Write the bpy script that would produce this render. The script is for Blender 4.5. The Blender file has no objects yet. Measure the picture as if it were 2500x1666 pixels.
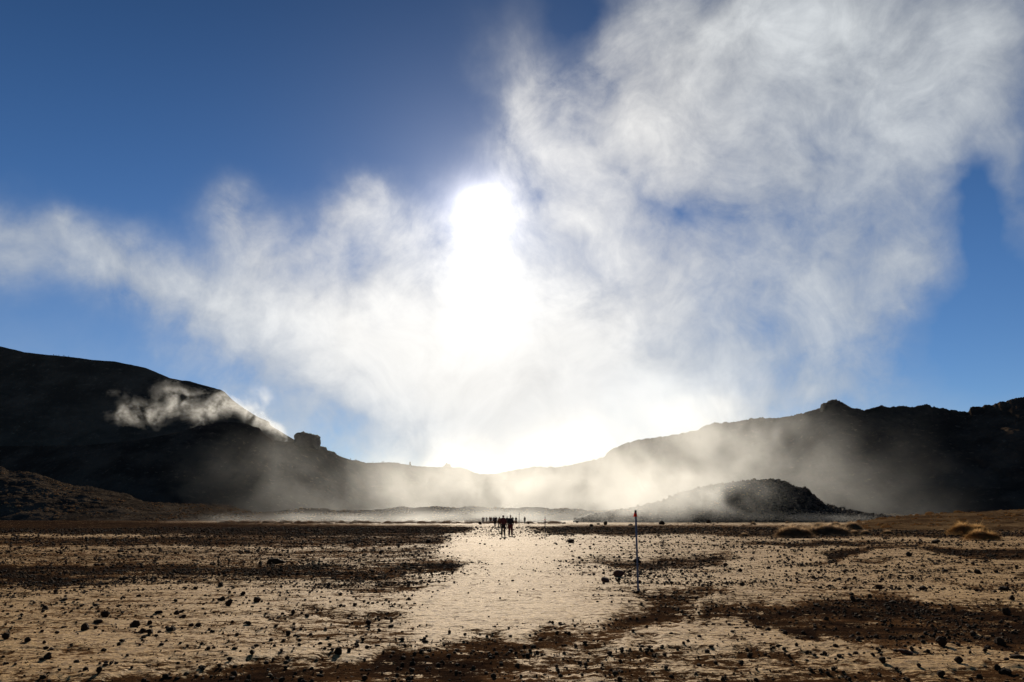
import bpy, bmesh, math, random
import numpy as np
from mathutils import Vector, Matrix, Euler

scene = bpy.context.scene
COL = scene.collection
random.seed(7)
rng = np.random.default_rng(7)

# ------------------------------------------------------------------ camera
EYE = 1.6
PITCH = math.atan(429 / 1944.4)
FPX = 1944.4                                     # focal length in photograph pixels (2500 wide)
cam_d = bpy.data.cameras.new("camera")
cam_d.sensor_width = 36.0
cam_d.lens = 28.0
cam_d.clip_start = 0.1
cam_d.clip_end = 20000
cam = bpy.data.objects.new("camera", cam_d)
cam.location = (0, 0, EYE)
cam.rotation_euler = (math.pi / 2 + PITCH, 0, 0)
COL.objects.link(cam)
scene.camera = cam
CP, SP = math.cos(PITCH), math.sin(PITCH)


def ray(px, py):
    """direction of a photograph pixel, scaled so that y (depth) is 1"""
    x, up = px - 1250.0, 833.0 - py
    y = FPX * CP - up * SP
    z = FPX * SP + up * CP
    return x / y, z / y


def ground_pt(px, py, z=0.0):
    u, v = ray(px, py)
    d = (z - EYE) / v
    return u * d, d


def at_depth(px, py, depth):
    u, v = ray(px, py)
    return u * depth, depth, EYE + v * depth


# ------------------------------------------------------------------ sun, sky, exposure
SU, SV = ray(1172, 516)
SUN = Vector((SU, 1.0, SV)).normalized()
SUN_EL = math.asin(SUN.z)
SUN_AZ = math.atan2(SUN.x, SUN.y)
sun_d = bpy.data.lights.new("sun", 'SUN')
sun_d.energy = 4.5
sun_d.angle = math.radians(0.53)
sun_d.color = (1.0, 0.87, 0.69)
sun = bpy.data.objects.new("sun", sun_d)
sun.rotation_euler = (-SUN).to_track_quat('-Z', 'Y').to_euler()
sun.location = (0, 0, 60)
COL.objects.link(sun)

scene.view_settings.view_transform = 'Standard'
scene.view_settings.look = 'None'
scene.view_settings.exposure = 0.15
scene.view_settings.gamma = 1.0
scene.view_settings.use_curve_mapping = False
scene.render.engine = 'CYCLES'
cy = scene.cycles
cy.use_denoising = True
cy.denoiser = 'OPENIMAGEDENOISE'
cy.max_bounces = 6
cy.diffuse_bounces = 2
cy.glossy_bounces = 2
cy.transmission_bounces = 3
cy.volume_bounces = 0
cy.transparent_max_bounces = 12
cy.caustics_reflective = False
cy.caustics_refractive = False
cy.use_adaptive_sampling = True
cy.adaptive_threshold = 0.02


class NG:
    """small helper that adds and links shader nodes"""
    def __init__(self, tree):
        self.t = tree
        tree.nodes.clear()

    def n(self, kind, **kw):
        nd = self.t.nodes.new(kind)
        for k, v in kw.items():
            setattr(nd, k, v)
        return nd

    def put(self, sock, v):
        if v is None:
            return
        if hasattr(v, 'is_output') or isinstance(v, bpy.types.NodeSocket):
            self.t.links.new(v, sock)
        else:
            sock.default_value = v

    def m(self, op, a, b=None, c=None, clamp=False):
        nd = self.n('ShaderNodeMath', operation=op)
        nd.use_clamp = clamp
        self.put(nd.inputs[0], a)
        self.put(nd.inputs[1], b)
        self.put(nd.inputs[2], c)
        return nd.outputs[0]

    def vm(self, op, a, b=None, s=None):
        nd = self.n('ShaderNodeVectorMath', operation=op)
        self.put(nd.inputs[0], a)
        self.put(nd.inputs[1], b)
        if s is not None:
            self.put(nd.inputs['Scale'], s)
        return nd.outputs['Value'] if op in ('DOT_PRODUCT', 'LENGTH') else nd.outputs['Vector']

    def noise(self, vec, scale, detail=4.0, rough=0.55, dist=0.0, color=False):
        nd = self.n('ShaderNodeTexNoise')
        self.put(nd.inputs['Vector'], vec)
        self.put(nd.inputs['Scale'], scale)
        nd.inputs['Detail'].default_value = detail
        nd.inputs['Roughness'].default_value = rough
        nd.inputs['Distortion'].default_value = dist
        return nd.outputs['Color'] if color else nd.outputs[0]

    def ramp(self, v, a, b, c=0.0, d=1.0, smooth=True):
        nd = self.n('ShaderNodeMapRange')
        nd.interpolation_type = 'SMOOTHSTEP' if smooth else 'LINEAR'
        self.put(nd.inputs[0], v)
        for i, x in enumerate((a, b, c, d)):
            self.put(nd.inputs[i + 1], x)
        return nd.outputs[0]

    def mixc(self, f, a, b):
        nd = self.n('ShaderNodeMix', data_type='RGBA')
        self.put(nd.inputs[0], f)
        for s, v in ((nd.inputs[6], a), (nd.inputs[7], b)):
            if isinstance(v, tuple) and len(v) == 3:
                v = v + (1.0,)
            self.put(s, v)
        return nd.outputs[2]

    def blob(self, vec, loc, rad, rot=(0, 0, 0)):
        mp = self.n('ShaderNodeMapping', vector_type='TEXTURE')
        self.put(mp.inputs['Vector'], vec)
        mp.inputs['Location'].default_value = loc
        mp.inputs['Rotation'].default_value = rot
        mp.inputs['Scale'].default_value = rad
        g = self.n('ShaderNodeTexGradient', gradient_type='QUADRATIC_SPHERE')
        self.put(g.inputs[0], mp.outputs[0])
        return g.outputs['Fac']


world = bpy.data.worlds.new("World")
scene.world = world
world.use_nodes = True
g = NG(world.node_tree)
sky = g.n('ShaderNodeTexSky', sky_type='NISHITA')
sky.sun_disc = False
sky.sun_elevation = SUN_EL
sky.sun_rotation = SUN_AZ
sky.altitude = 2600
sky.air_density = 1.0
sky.dust_density = 0.1
sky.ozone_density = 2.0
bg_sky = g.n('ShaderNodeBackground')
bg_sky.inputs['Strength'].default_value = 0.062
hs = g.n('ShaderNodeHueSaturation')
hs.inputs['Saturation'].default_value = 1.2
g.put(hs.inputs['Color'], sky.outputs[0])


geo = g.n('ShaderNodeTexCoord')
D = geo.outputs['Generated']
sep = g.n('ShaderNodeSeparateXYZ')
g.put(sep.inputs[0], D)
ysafe = g.m('MAXIMUM', sep.outputs[1], 0.02)
front = g.ramp(sep.outputs[1], 0.02, 0.2)
elev = g.ramp(sep.outputs[2], 0.25, 0.75, 1.0, 0.55)
g.put(bg_sky.inputs[0], g.vm('SCALE', g.vm('MULTIPLY', hs.outputs[0], (0.90, 0.92, 1.03)), s=elev))
u_ = g.m('DIVIDE', sep.outputs[0], ysafe)
v_ = g.m('DIVIDE', sep.outputs[2], ysafe)
cmb = g.n('ShaderNodeCombineXYZ')
g.put(cmb.inputs[0], u_)
g.put(cmb.inputs[1], v_)
UV = cmb.outputs[0]
w1 = g.vm('SUBTRACT', g.noise(D, 5.0, 2, 0.5, color=True), (0.5, 0.5, 0.5))
w2 = g.vm('SUBTRACT', g.noise(D, 15.0, 4, 0.55, color=True), (0.5, 0.5, 0.5))
off = g.vm('ADD', g.vm('SCALE', w1, s=0.13), g.vm('SCALE', w2, s=0.085))
off = g.vm('MULTIPLY', off, (1, 1, 0))
UVW = g.vm('ADD', UV, off)

# soft cloud masses of this sky: photograph pixel, half axes, tilt, weight
CLOUDS = [
    (-40, 600, 300, 110, -12, .55), (270, 655, 300, 120, -20, .85), (560, 745, 330, 120, -18, .9),
    (860, 830, 380, 170, -8, .9), (120, 520, 130, 80, -20, .35), (550, 555, 130, 120, -60, .6),
    (680, 640, 190, 110, 20, .45), (830, 510, 130, 80, 10, .55), (960, 600, 180, 130, 0, .5),
    (1070, 740, 240, 140, 0, .45), (1200, 690, 170, 110, 0, .42),
    (1170, 850, 470, 270, -8, 1.5), (1260, 1040, 400, 250, 0, 1.6), (1040, 930, 280, 140, -25, .6),
    (1330, 1180, 500, 160, 0, 1.2), (800, 930, 260, 110, -18, .4),
    (640, 985, 85, 60, -30, .55), (930, 1010, 150, 50, 0, .15),
    (1430, 820, 380, 230, 20, .9), (1560, 640, 280, 130, -20, .36), (1750, 860, 430, 240, -25, .5), (1640, 950, 400, 150, 0, .5),
    (1960, 700, 330, 250, -35, .55), (2110, 800, 220, 200, -60, .38), (2180, 640, 170, 190, -60, .5),
    (1740, 60, 380, 270, 0, .9), (2060, 110, 420, 300, 0, 1.0), (2400, 60, 330, 270, 10, .8),
    (1600, 290, 330, 240, -50, .65), (1900, 420, 430, 260, -20, .65), (1500, 450, 300, 200, -20, .35), (2250, 330, 260, 230, 30, .6),
    (1330, 270, 180, 130, -60, .55), (1420, 430, 240, 170, 0, .5), (1360, 560, 160, 100, 0, .3), (1290, 380, 110, 170, 0, .3),
    (1440, 560, 90, 90, 0, .4),
    (1780, 985, 170, 55, 0, .65), (1990, 955, 270, 50, -4, .28), (1600, 1010, 260, 120, 0, .45),
    (2480, 480, 110, 200, 0, .3), (1270, 90, 150, 200, 0, .12),
    (1690, 510, 170, 60, -10, -.5), (1420, 70, 130, 190, 0, -.35), (2390, 500, 90, 270, 5, -.55),
    (2420, 850, 260, 170, 0, -.6), (1570, 440, 110, 60, 0, -.2), (1500, 340, 90, 60, 0, -.25),
]
acc = g.ramp(v_, 0.48, 0.05, 0.0, 0.20)
for (cx, cy_, rx, ry, rot, w) in CLOUDS:
    a = math.radians(rot)
    c = Vector(ray(cx, cy_))
    e1 = Vector(ray(cx + rx * math.cos(a), cy_ - rx * math.sin(a))) - c
    e2 = Vector(ray(cx - ry * math.sin(a), cy_ - ry * math.cos(a))) - c
    b = g.blob(UVW, (c.x, c.y, 0), (e1.length * 1.5, e2.length * 1.5, 1), (0, 0, math.atan2(e1.y, e1.x)))
    acc = g.m('MULTIPLY', b, w) if acc is None else g.m('MULTIPLY_ADD', b, w, acc)
fine = g.noise(g.vm('ADD', D, g.vm('SCALE', w1, s=0.25)), 8.0, 11, 0.62)
fine2 = g.noise(g.vm('ADD', D, g.vm('SCALE', w2, s=0.05)), 22.0, 9, 0.62)
nz = g.m('ADD', g.m('MULTIPLY', g.m('SUBTRACT', fine, 0.5), 1.5), g.m('MULTIPLY', g.m('SUBTRACT', fine2, 0.5), 0.9))
dens = g.m('ADD', acc, g.m('MULTIPLY', nz, g.ramp(acc, 0.02, 0.5, 0.0, 1.0)))
dens = g.m('MAXIMUM', dens, 0.0)
# optical depth to opacity
opac = g.m('SUBTRACT', 1.0, g.m('EXPONENT', g.m('MULTIPLY', g.m('POWER', dens, 1.3), -1.42)))
opac = g.m('MULTIPLY', opac, front)
# cloud brightness: forward scattering towards the sun direction
cosang = g.vm('DOT_PRODUCT', D, tuple(SUN))
ang = g.m('MULTIPLY', g.m('ARCCOSINE', g.m('MINIMUM', cosang, 1.0)), 180 / math.pi)
glow = g.m('EXPONENT', g.m('MULTIPLY', ang, -1 / 13.0))
shade = g.m('ADD', 0.86, g.m('MULTIPLY', g.m('SUBTRACT', fine, 0.5), 0.5))
cb = g.m('MULTIPLY', g.m('ADD', 0.50, g.m('ADD', g.m('MULTIPLY', glow, 0.66), g.ramp(dens, 0.5, 1.8, 0.0, 0.24))), shade)
ccol = g.mixc(g.ramp(glow, 0.08, 0.4), (0.93, 0.975, 1.0), (1.0, 0.985, 0.95))
bg_c = g.n('ShaderNodeBackground')
g.put(bg_c.inputs[0], ccol)
g.put(bg_c.inputs[1], cb)
mixs = g.n('ShaderNodeMixShader')
g.put(mixs.inputs[0], opac)
g.put(mixs.inputs[1], bg_sky.outputs[0])
g.put(mixs.inputs[2], bg_c.outputs[0])
# the aureole of the sun seen through thin cloud
angw = g.m('MULTIPLY', ang, g.m('ADD', 1.0, g.m('MULTIPLY', g.m('SUBTRACT', fine, 0.5), -1.1)))
aur = g.m('ADD', g.m('MULTIPLY', g.m('EXPONENT', g.m('MULTIPLY', angw, -1 / 0.85)), 5.5),
          g.m('MULTIPLY', g.m('EXPONENT', g.m('MULTIPLY', ang, -1 / 4.5)), 0.34))
bg_a = g.n('ShaderNodeBackground')
bg_a.inputs[0].default_value = (1.0, 0.93, 0.86, 1)
g.put(bg_a.inputs[1], aur)
adds = g.n('ShaderNodeAddShader')
g.put(adds.inputs[0], mixs.outputs[0])
g.put(adds.inputs[1], bg_a.outputs[0])
wo = g.n('ShaderNodeOutputWorld')
g.put(wo.inputs[0], adds.outputs[0])
world.cycles.sampling_method = 'MANUAL'
world.cycles.sample_map_resolution = 1024

# ================================================================== tools
def tag(o, label=None, cat=None, group=None, kind=None):
    for k, v in (("label", label), ("category", cat), ("group", group), ("kind", kind)):
        if v:
            o[k] = v
    return o


def link(o, parent=None):
    COL.objects.link(o)
    if parent is not None:
        o.parent = parent
    return o


def np_mesh(name, V, F, mats=(), smooth=False, attrs=None, mat_idx=None):
    """mesh from a vertex array and an array of equal-sized faces"""
    me = bpy.data.meshes.new(name)
    V = np.ascontiguousarray(V, dtype=np.float32)
    F = np.ascontiguousarray(F, dtype=np.int32)
    k = F.shape[1]
    me.vertices.add(len(V))
    me.vertices.foreach_set("co", V.ravel())
    me.loops.add(F.size)
    me.loops.foreach_set("vertex_index", F.ravel())
    me.polygons.add(len(F))
    me.polygons.foreach_set("loop_start", np.arange(0, F.size, k, dtype=np.int32))
    me.polygons.foreach_set("loop_total", np.full(len(F), k, dtype=np.int32))
    me.polygons.foreach_set("use_smooth", np.full(len(F), bool(smooth)))
    if mat_idx is not None:
        me.polygons.foreach_set("material_index", np.ascontiguousarray(mat_idx, dtype=np.int32))
    for m in mats:
        me.materials.append(m)
    for an, av in (attrs or {}).items():
        at = me.attributes.new(an, 'FLOAT', 'POINT')
        at.data.foreach_set("value", np.ascontiguousarray(av, dtype=np.float32))
    me.update(calc_edges=True)
    me.validate()
    return me


def grid_faces(nr, nc, wrap=False):
    r = np.arange(nr - 1)[:, None]
    c = np.arange(nc if wrap else nc - 1)[None, :]
    c2 = (c + 1) % nc
    a = r * nc + c
    b = r * nc + c2
    return np.stack([a, b, b + nc, a + nc], -1).reshape(-1, 4)


_P = np.random.default_rng(11).permutation(256).astype(np.int32)
_P = np.concatenate([_P, _P, _P])
_G2 = np.stack([np.cos(np.arange(256) * 2.399963), np.sin(np.arange(256) * 2.399963)], -1).astype(np.float32)


def perlin2(x, y):
    x = np.asarray(x, np.float32)
    y = np.asarray(y, np.float32)
    xi, yi = np.floor(x), np.floor(y)
    xf, yf = x - xi, y - yi
    xi = xi.astype(np.int32) & 255
    yi = yi.astype(np.int32) & 255
    u = xf * xf * xf * (xf * (xf * 6 - 15) + 10)
    v = yf * yf * yf * (yf * (yf * 6 - 15) + 10)

    def gr(i, j, dx, dy):
        gg = _G2[_P[_P[i] + j]]
        return gg[..., 0] * dx + gg[..., 1] * dy
    a = gr(xi, yi, xf, yf)
    b = gr(xi + 1, yi, xf - 1, yf)
    c = gr(xi, yi + 1, xf, yf - 1)
    d = gr(xi + 1, yi + 1, xf - 1, yf - 1)
    return (a + u * (b - a)) + v * ((c + u * (d - c)) - (a + u * (b - a)))


def fbm(x, y, octv=4, gain=0.5, lac=2.03, ridge=False):
    s, a, f, tot = 0.0, 1.0, 1.0, 0.0
    for k in range(octv):
        n = perlin2(x * f + 17.3 * k, y * f - 9.1 * k)
        if ridge:
            n = 0.5 - np.abs(n) * 1.6
        s = s + a * n
        tot += a
        a *= gain
        f *= lac
    return s / tot * 1.4


def sstep(a, b, x):
    t = np.clip((x - a) / (b - a), 0, 1)
    return t * t * (3 - 2 * t)


# ================================================================== materials
def mat_new(name):
    m = bpy.data.materials.new(name)
    m.use_nodes = True
    return m, NG(m.node_tree)


def finish(g, bsdf, disp=None):
    o = g.n('ShaderNodeOutputMaterial')
    g.put(o.inputs['Surface'], bsdf)
    return o


def principled(g, col, rough, spec=0.5, normal=None, metallic=0.0):
    b = g.n('ShaderNodeBsdfPrincipled')
    if isinstance(col, tuple) and len(col) == 3:
        col = col + (1.0,)
    g.put(b.inputs['Base Color'], col)
    g.put(b.inputs['Roughness'], rough)
    g.put(b.inputs['Specular IOR Level'], spec)
    g.put(b.inputs['Metallic'], metallic)
    if normal is not None:
        g.put(b.inputs['Normal'], normal)
    return b.outputs[0]


def bump(g, h, dist, strength=1.0, normal=None):
    b = g.n('ShaderNodeBump')
    b.inputs['Strength'].default_value = strength
    b.inputs['Distance'].default_value = dist
    g.put(b.inputs['Height'], h)
    if normal is not None:
        g.put(b.inputs['Normal'], normal)
    return b.outputs[0]


def mat_ground():
    m, g = mat_new("crater_floor_clay_and_gravel")
    geo = g.n('ShaderNodeNewGeometry')
    P = geo.outputs['Position']
    at = g.n('ShaderNodeAttribute', attribute_name="gravel")  # gravel cover, with step-face shade painted into the same mask
    gv = at.outputs['Fac']
    Ps = g.vm('MULTIPLY', P, (0.55, 1.0, 1.0))
    n_big = g.noise(P, 0.35, 4, 0.55)
    n_mid = g.noise(Ps, 2.6, 6, 0.68)
    n_fin = g.noise(Ps, 14.0, 5, 0.7)
    n_grit = g.noise(P, 70.0, 3, 0.6)
    mix = g.m('ADD', gv, g.m('ADD', g.m('MULTIPLY', g.m('SUBTRACT', n_mid, 0.5), 2.1),
                             g.m('ADD', g.m('MULTIPLY', g.m('SUBTRACT', n_fin, 0.5), 2.3), g.m('MULTIPLY', g.m('SUBTRACT', n_grit, 0.5), 0.8))))
    f1 = g.ramp(mix, 0.28, 0.60)
    f2 = g.ramp(gv, 0.72, 1.0)
    clay = g.mixc(g.ramp(n_big, 0.35, 0.68), (0.55, 0.345, 0.135), (0.49, 0.292, 0.10))
    clay = g.mixc(g.m('MULTIPLY', g.ramp(n_mid, 0.50, 0.70), 0.35), clay, (0.29, 0.18, 0.065))
    n_pit_shade = g.noise(g.vm('MULTIPLY', P, (0.45, 1.0, 1.0)), 30.0, 4, 0.75)
    clay = g.mixc(g.m('MULTIPLY', g.ramp(n_pit_shade, 0.52, 0.62), 0.7), clay, (0.13, 0.075, 0.035))  # dark flecks paint the shade inside small pits into the clay colour
    clay = g.mixc(g.ramp(n_fin, 0.44, 0.66), clay, (0.21, 0.12, 0.048))
    grav = g.mixc(n_grit, (0.030, 0.015, 0.007), (0.088, 0.045, 0.021))
    grav = g.mixc(g.m('MULTIPLY', g.ramp(g.noise(P, 0.22, 3, 0.5), 0.42, 0.62), 0.7), grav, (0.135, 0.068, 0.030))
    grav = g.mixc(f2, grav, (0.022, 0.013, 0.009))
    col = g.mixc(f1, clay, grav)
    rough = g.ramp(f1, 0.0, 1.0, 0.72, 0.95)
    spec = g.ramp(f1, 0.0, 1.0, 0.12, 0.0)
    nb = bump(g, n_fin, 0.06, 0.9)
    nb = bump(g, n_grit, 0.008, 0.8, nb)
    finish(g, principled(g, col, rough, spec, nb))
    return m


def mat_rock(name, c1, c2, scale=3.0, rough=0.85, bd=0.02):
    m, g = mat_new(name)
    tc = g.n('ShaderNodeTexCoord')
    P = tc.outputs['Object']
    n1 = g.noise(P, scale, 6, 0.65)
    n2 = g.noise(P, scale * 6, 4, 0.6)
    vo = g.n('ShaderNodeTexVoronoi')
    g.put(vo.inputs['Vector'], P)
    g.put(vo.inputs['Scale'], scale * 2.5)
    h = g.m('ADD', n1, g.m('MULTIPLY', n2, 0.4))
    h = g.m('ADD', h, g.m('MULTIPLY', vo.outputs['Distance'], 0.3))
    col = g.mixc(g.ramp(n1, 0.35, 0.7), c1, c2)
    finish(g, principled(g, col, rough, 0.1, bump(g, h, bd, 0.9)))
    return m


def mat_hill(name, c1, c2, c3, scale, bd):
    m, g = mat_new(name)
    geo = g.n('ShaderNodeNewGeometry')
    P = geo.outputs['Position']
    n1 = g.noise(P, scale, 7, 0.62)
    n2 = g.noise(P, scale * 7, 7, 0.7)
    col = g.mixc(g.ramp(n1, 0.38, 0.66), c1, c2)
    col = g.mixc(g.ramp(n2, 0.55, 0.72), col, c3)
    finish(g, principled(g, col, 1.0, 0.0, bump(g, g.m('ADD', n1, n2), bd, 0.9)))
    return m


def mat_grass(name, c1, c2, c3):
    m, g = mat_new(name)
    tc = g.n('ShaderNodeTexCoord')
    n1 = g.noise(tc.outputs['Object'], 4.0, 3, 0.6)
    n2 = g.noise(tc.outputs['Object'], 26.0, 2, 0.6)
    col = g.mixc(g.ramp(n1, 0.35, 0.65), c1, c2)
    col = g.mixc(g.ramp(n2, 0.5, 0.8), col, c3)
    d = g.n('ShaderNodeBsdfDiffuse')
    g.put(d.inputs[0], col)
    t = g.n('ShaderNodeBsdfTranslucent')
    g.put(t.inputs[0], col)
    mx = g.n('ShaderNodeMixShader')
    mx.inputs[0].default_value = 0.72
    g.put(mx.inputs[1], d.outputs[0])
    g.put(mx.inputs[2], t.outputs[0])
    finish(g, mx.outputs[0])
    return m


def mat_plain(name, col, rough=0.7, spec=0.3, nscale=30.0, var=0.25):
    m, g = mat_new(name)
    tc = g.n('ShaderNodeTexCoord')
    n1 = g.noise(tc.outputs['Object'], nscale, 4, 0.6)
    dark = tuple(c * (1 - var) for c in col)
    c = g.mixc(n1, dark, tuple(min(1, c * (1 + var)) for c in col))
    finish(g, principled(g, c, rough, spec, bump(g, n1, 0.002, 0.6)))
    return m


M_ground = mat_ground()
M_stone = mat_rock("dark_scoria_stone", (0.020, 0.010, 0.004), (0.055, 0.027, 0.012), 7.0, 0.9, 0.012)
M_red = mat_rock("reddish_scoria_stone", (0.055, 0.022, 0.014), (0.12, 0.05, 0.03), 7.0, 0.8, 0.012)
M_blockrock = mat_rock("weathered_lava_rock", (0.022, 0.018, 0.016), (0.05, 0.038, 0.032), 0.25, 0.9, 0.5)
M_mountain = mat_hill("dark_ash_slope", (0.066, 0.050, 0.034), (0.125, 0.092, 0.060), (0.19, 0.14, 0.088), 0.02, 1.5)
M_ridge = mat_hill("black_lava_ridge", (0.046, 0.033, 0.023), (0.10, 0.070, 0.046), (0.18, 0.125, 0.08), 0.03, 1.8)
M_foot = mat_hill("brown_tussock_foothill", (0.040, 0.030, 0.022), (0.095, 0.072, 0.050), (0.20, 0.16, 0.115), 0.06, 1.2)
M_mound = mat_hill("rubbly_lava_mound", (0.018, 0.013, 0.010), (0.034, 0.024, 0.017), (0.06, 0.045, 0.03), 0.3, 0.5)
M_bank = mat_hill("sandy_bank", (0.06, 0.034, 0.018), (0.15, 0.095, 0.048), (0.30, 0.21, 0.12), 0.12, 0.4)
M_grass = mat_grass("dry_golden_tussock_grass", (0.40, 0.23, 0.09), (0.55, 0.35, 0.15), (0.7, 0.52, 0.28))
M_grass2 = mat_grass("pale_brown_tussock_grass", (0.34, 0.23, 0.13), (0.5, 0.36, 0.22), (0.68, 0.55, 0.38))

# ================================================================== ground
# outlines of the gravel, clay and painted step-shade areas of the crater floor, surveyed as bearings in photograph pixels:
# (darkness, feather, polygon)
AREAS = [
    (1.0, 3, [(-900, 1250), (0, 1262), (600, 1276), (1050, 1281), (1150, 1284), (1170, 1293), (1140, 1303), (1000, 1312), (600, 1310), (300, 1305), (-900, 1303)]),
    (.86, 3, [(-900, 1308), (350, 1309), (1120, 1306), (1100, 1330), (900, 1336), (400, 1334), (-900, 1337)]),
    (.78, 4, [(-900, 1342), (450, 1345), (1090, 1333), (1060, 1350), (700, 1358), (300, 1352), (-900, 1354)]),
    (.88, 7, [(-900, 1364), (300, 1367), (640, 1373), (930, 1375), (1110, 1363), (1150, 1378), (1100, 1396), (940, 1412), (760, 1414), (560, 1404), (330, 1412), (100, 1430), (-900, 1438)]),
    (.58, 8, [(-900, 1330), (1080, 1330), (1120, 1400), (900, 1425), (400, 1430), (-900, 1470)]),
    (.55, 16, [(1250, 1560), (1600, 1540), (2100, 1580), (2100, 1760), (1200, 1760)]),
    (.95, 5, [(960, 1372), (1110, 1364), (1148, 1379), (1100, 1395), (990, 1396)]),
    (.55, 8, [(600, 1395), (1000, 1400), (1120, 1430), (1110, 1462), (900, 1450), (700, 1430)]),
    (.74, 8, [(640, 1488), (760, 1482), (975, 1486), (985, 1505), (880, 1516), (760, 1510)]),
    (.5, 12, [(-100, 1500), (180, 1520), (420, 1530), (560, 1545), (420, 1560), (200, 1552), (-100, 1545)]),
    (.5, 8, [(-100, 1590), (150, 1575), (330, 1585), (180, 1605), (-100, 1600)]),
    (.88, 9, [(-900, 1660), (0, 1652), (266, 1644), (451, 1633), (690, 1612), (903, 1583), (1100, 1568), (1248, 1555), (1383, 1521), (1489, 1498), (1570, 1478),
              (1560, 1452), (1489, 1423), (1560, 1428), (1622, 1436), (1800, 1430), (1790, 1450), (1700, 1476), (1702, 1508), (1580, 1527), (1462, 1556), (1340, 1590), (1280, 1640), (1250, 1760), (-900, 1760)]),
    (.92, 8, [(1590, 1450), (1700, 1490), (1781, 1477), (1940, 1463), (2073, 1446), (2200, 1446), (2270, 1462), (2400, 1478), (2700, 1470), (2700, 1588), (2420, 1590), (2259, 1582), (2100, 1578), (1940, 1548), (1790, 1520), (1690, 1512)]),
    (.74, 14, [(1280, 1600), (1500, 1560), (1700, 1560), (1950, 1575), (2060, 1600), (1980, 1640), (1700, 1630), (1500, 1650), (1500, 1760), (1200, 1760)]),
    (.66, 12, [(1500, 1650), (2100, 1625), (2300, 1640), (2700, 1640), (2700, 1760), (1500, 1760)]),
    (.90, 3, [(1290, 1283), (1500, 1280), (1900, 1281), (2150, 1283), (2150, 1290), (1900, 1300), (1650, 1305), (1480, 1309), (1330, 1305)]),
    (.58, 3, [(1090, 1299), (1250, 1302), (1340, 1300), (1500, 1306), (1500, 1312), (1250, 1308), (1090, 1310)]),
    (.55, 3, [(1060, 1283), (1290, 1284), (1300, 1291), (1180, 1292), (1060, 1292)]),
    (.88, 3, [(1700, 1298), (1900, 1292), (2150, 1288), (2380, 1291), (2500, 1296), (2700, 1296), (2700, 1306), (2400, 1314), (2100, 1313), (1800, 1312), (1700, 1308)]),
    (.95, 2.5, [(1792, 1324), (2000, 1319), (2270, 1326), (2150, 1333), (1850, 1332)]),
    (.98, 3, [(1887, 1380), (1960, 1372), (2018, 1365), (2004, 1344), (2100, 1335), (2259, 1328), (2275, 1333), (2153, 1342), (2085, 1354), (2040, 1369), (1950, 1378)]),  # this and neighbouring stripes: shade on camera-facing sediment steps, painted as dark gravel
    (.98, 3, [(2225, 1338), (2300, 1333), (2400, 1334), (2700, 1345), (2700, 1370), (2480, 1365), (2380, 1362), (2290, 1353)]),
    (.82, 4, [(2070, 1362), (2196, 1358), (2215, 1368), (2100, 1372)]),
    (.82, 6, [(1378, 1363), (1569, 1360), (1781, 1347), (1815, 1362), (1781, 1380), (1622, 1391), (1462, 1388)]),
    (.5, 6, [(1560, 1395), (1700, 1385), (1900, 1388), (1880, 1398), (1700, 1402)]),
    (.75, 4, [(2233, 1386), (2355, 1390), (2350, 1397), (2240, 1393)]),
    (.7, 5, [(2440, 1396), (2700, 1376), (2700, 1412), (2470, 1410)]),
    (.6, 4, [(2170, 1403), (2280, 1404), (2275, 1409), (2180, 1409)]),
    (.6, 8, [(2270, 1425), (2700, 1415), (2700, 1445), (2400, 1448)]),
    (.5, 3, [(1250, 1476), (1350, 1477), (1440, 1482), (1420, 1485), (1260, 1481)]),
    (.35, 3, [(1330, 1322), (1480, 1326), (1700, 1322), (1700, 1330), (1400, 1333)]),
]
PALES = [
    (.78, 18, [(1140, 1310), (1330, 1311), (1400, 1345), (1400, 1390), (1480, 1410), (1420, 1440), (1480, 1470), (1430, 1500), (1300, 1530), (1150, 1545), (1000, 1545), (1000, 1450), (1120, 1410), (1165, 1375), (1080, 1345)]),
    (.25, 10, [(1600, 1540), (1760, 1525), (1820, 1560), (1780, 1610), (1620, 1600)]),
]
GX0, GX1, GY0, GY1 = -900.0, 3400.0, 1256.0, 1700.0


def raster():
    xs = np.arange(GX0, GX1 + 1, 5.0)
    ys = np.arange(GY0, GY1 + 1, 1.5)
    X, Y = np.meshgrid(xs, ys)
    M = 0.32 + 0.10 * np.sin(X / 170.0) * np.sin(Y / 26.0 + X / 400.0)

    def sdist(poly):
        p = np.array(poly, float)
        q = np.roll(p, -1, 0)
        sx = 0.25
        best = np.full(X.shape, 1e9)
        inside = np.zeros(X.shape, bool)
        for (x0, y0), (x1, y1) in zip(p, q):
            ax, ay, bx, by = x0 * sx, y0, x1 * sx, y1
            dx, dy = bx - ax, by - ay
            t = np.clip(((X * sx - ax) * dx + (Y - ay) * dy) / (dx * dx + dy * dy + 1e-9), 0, 1)
            best = np.minimum(best, np.hypot(X * sx - ax - t * dx, Y - ay - t * dy))
            cr = ((y0 > Y) != (y1 > Y)) & (X < (x1 - x0) * (Y - y0) / (y1 - y0 + 1e-9) + x0)
            inside ^= cr
        return np.where(inside, best, -best)
    for v, fe, poly in AREAS:
        M = np.maximum(M, v * sstep(-fe * 2.5, fe * 2.5, sdist(poly)))
    for v, fe, poly in PALES:
        M = M * (1 - v * sstep(-fe, fe, sdist(poly)))
    return M


RAST = raster()


def px_of(X, Y):
    """bearing (photograph pixel) of flat ground points"""
    Ys = np.maximum(Y, 0.5)
    den = Ys * CP - EYE * SP
    den = np.maximum(den, 0.2)
    px = 1250 + FPX * X / den
    py = 833 - FPX * (-Ys * SP - EYE * CP) / den
    return px, py


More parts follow.
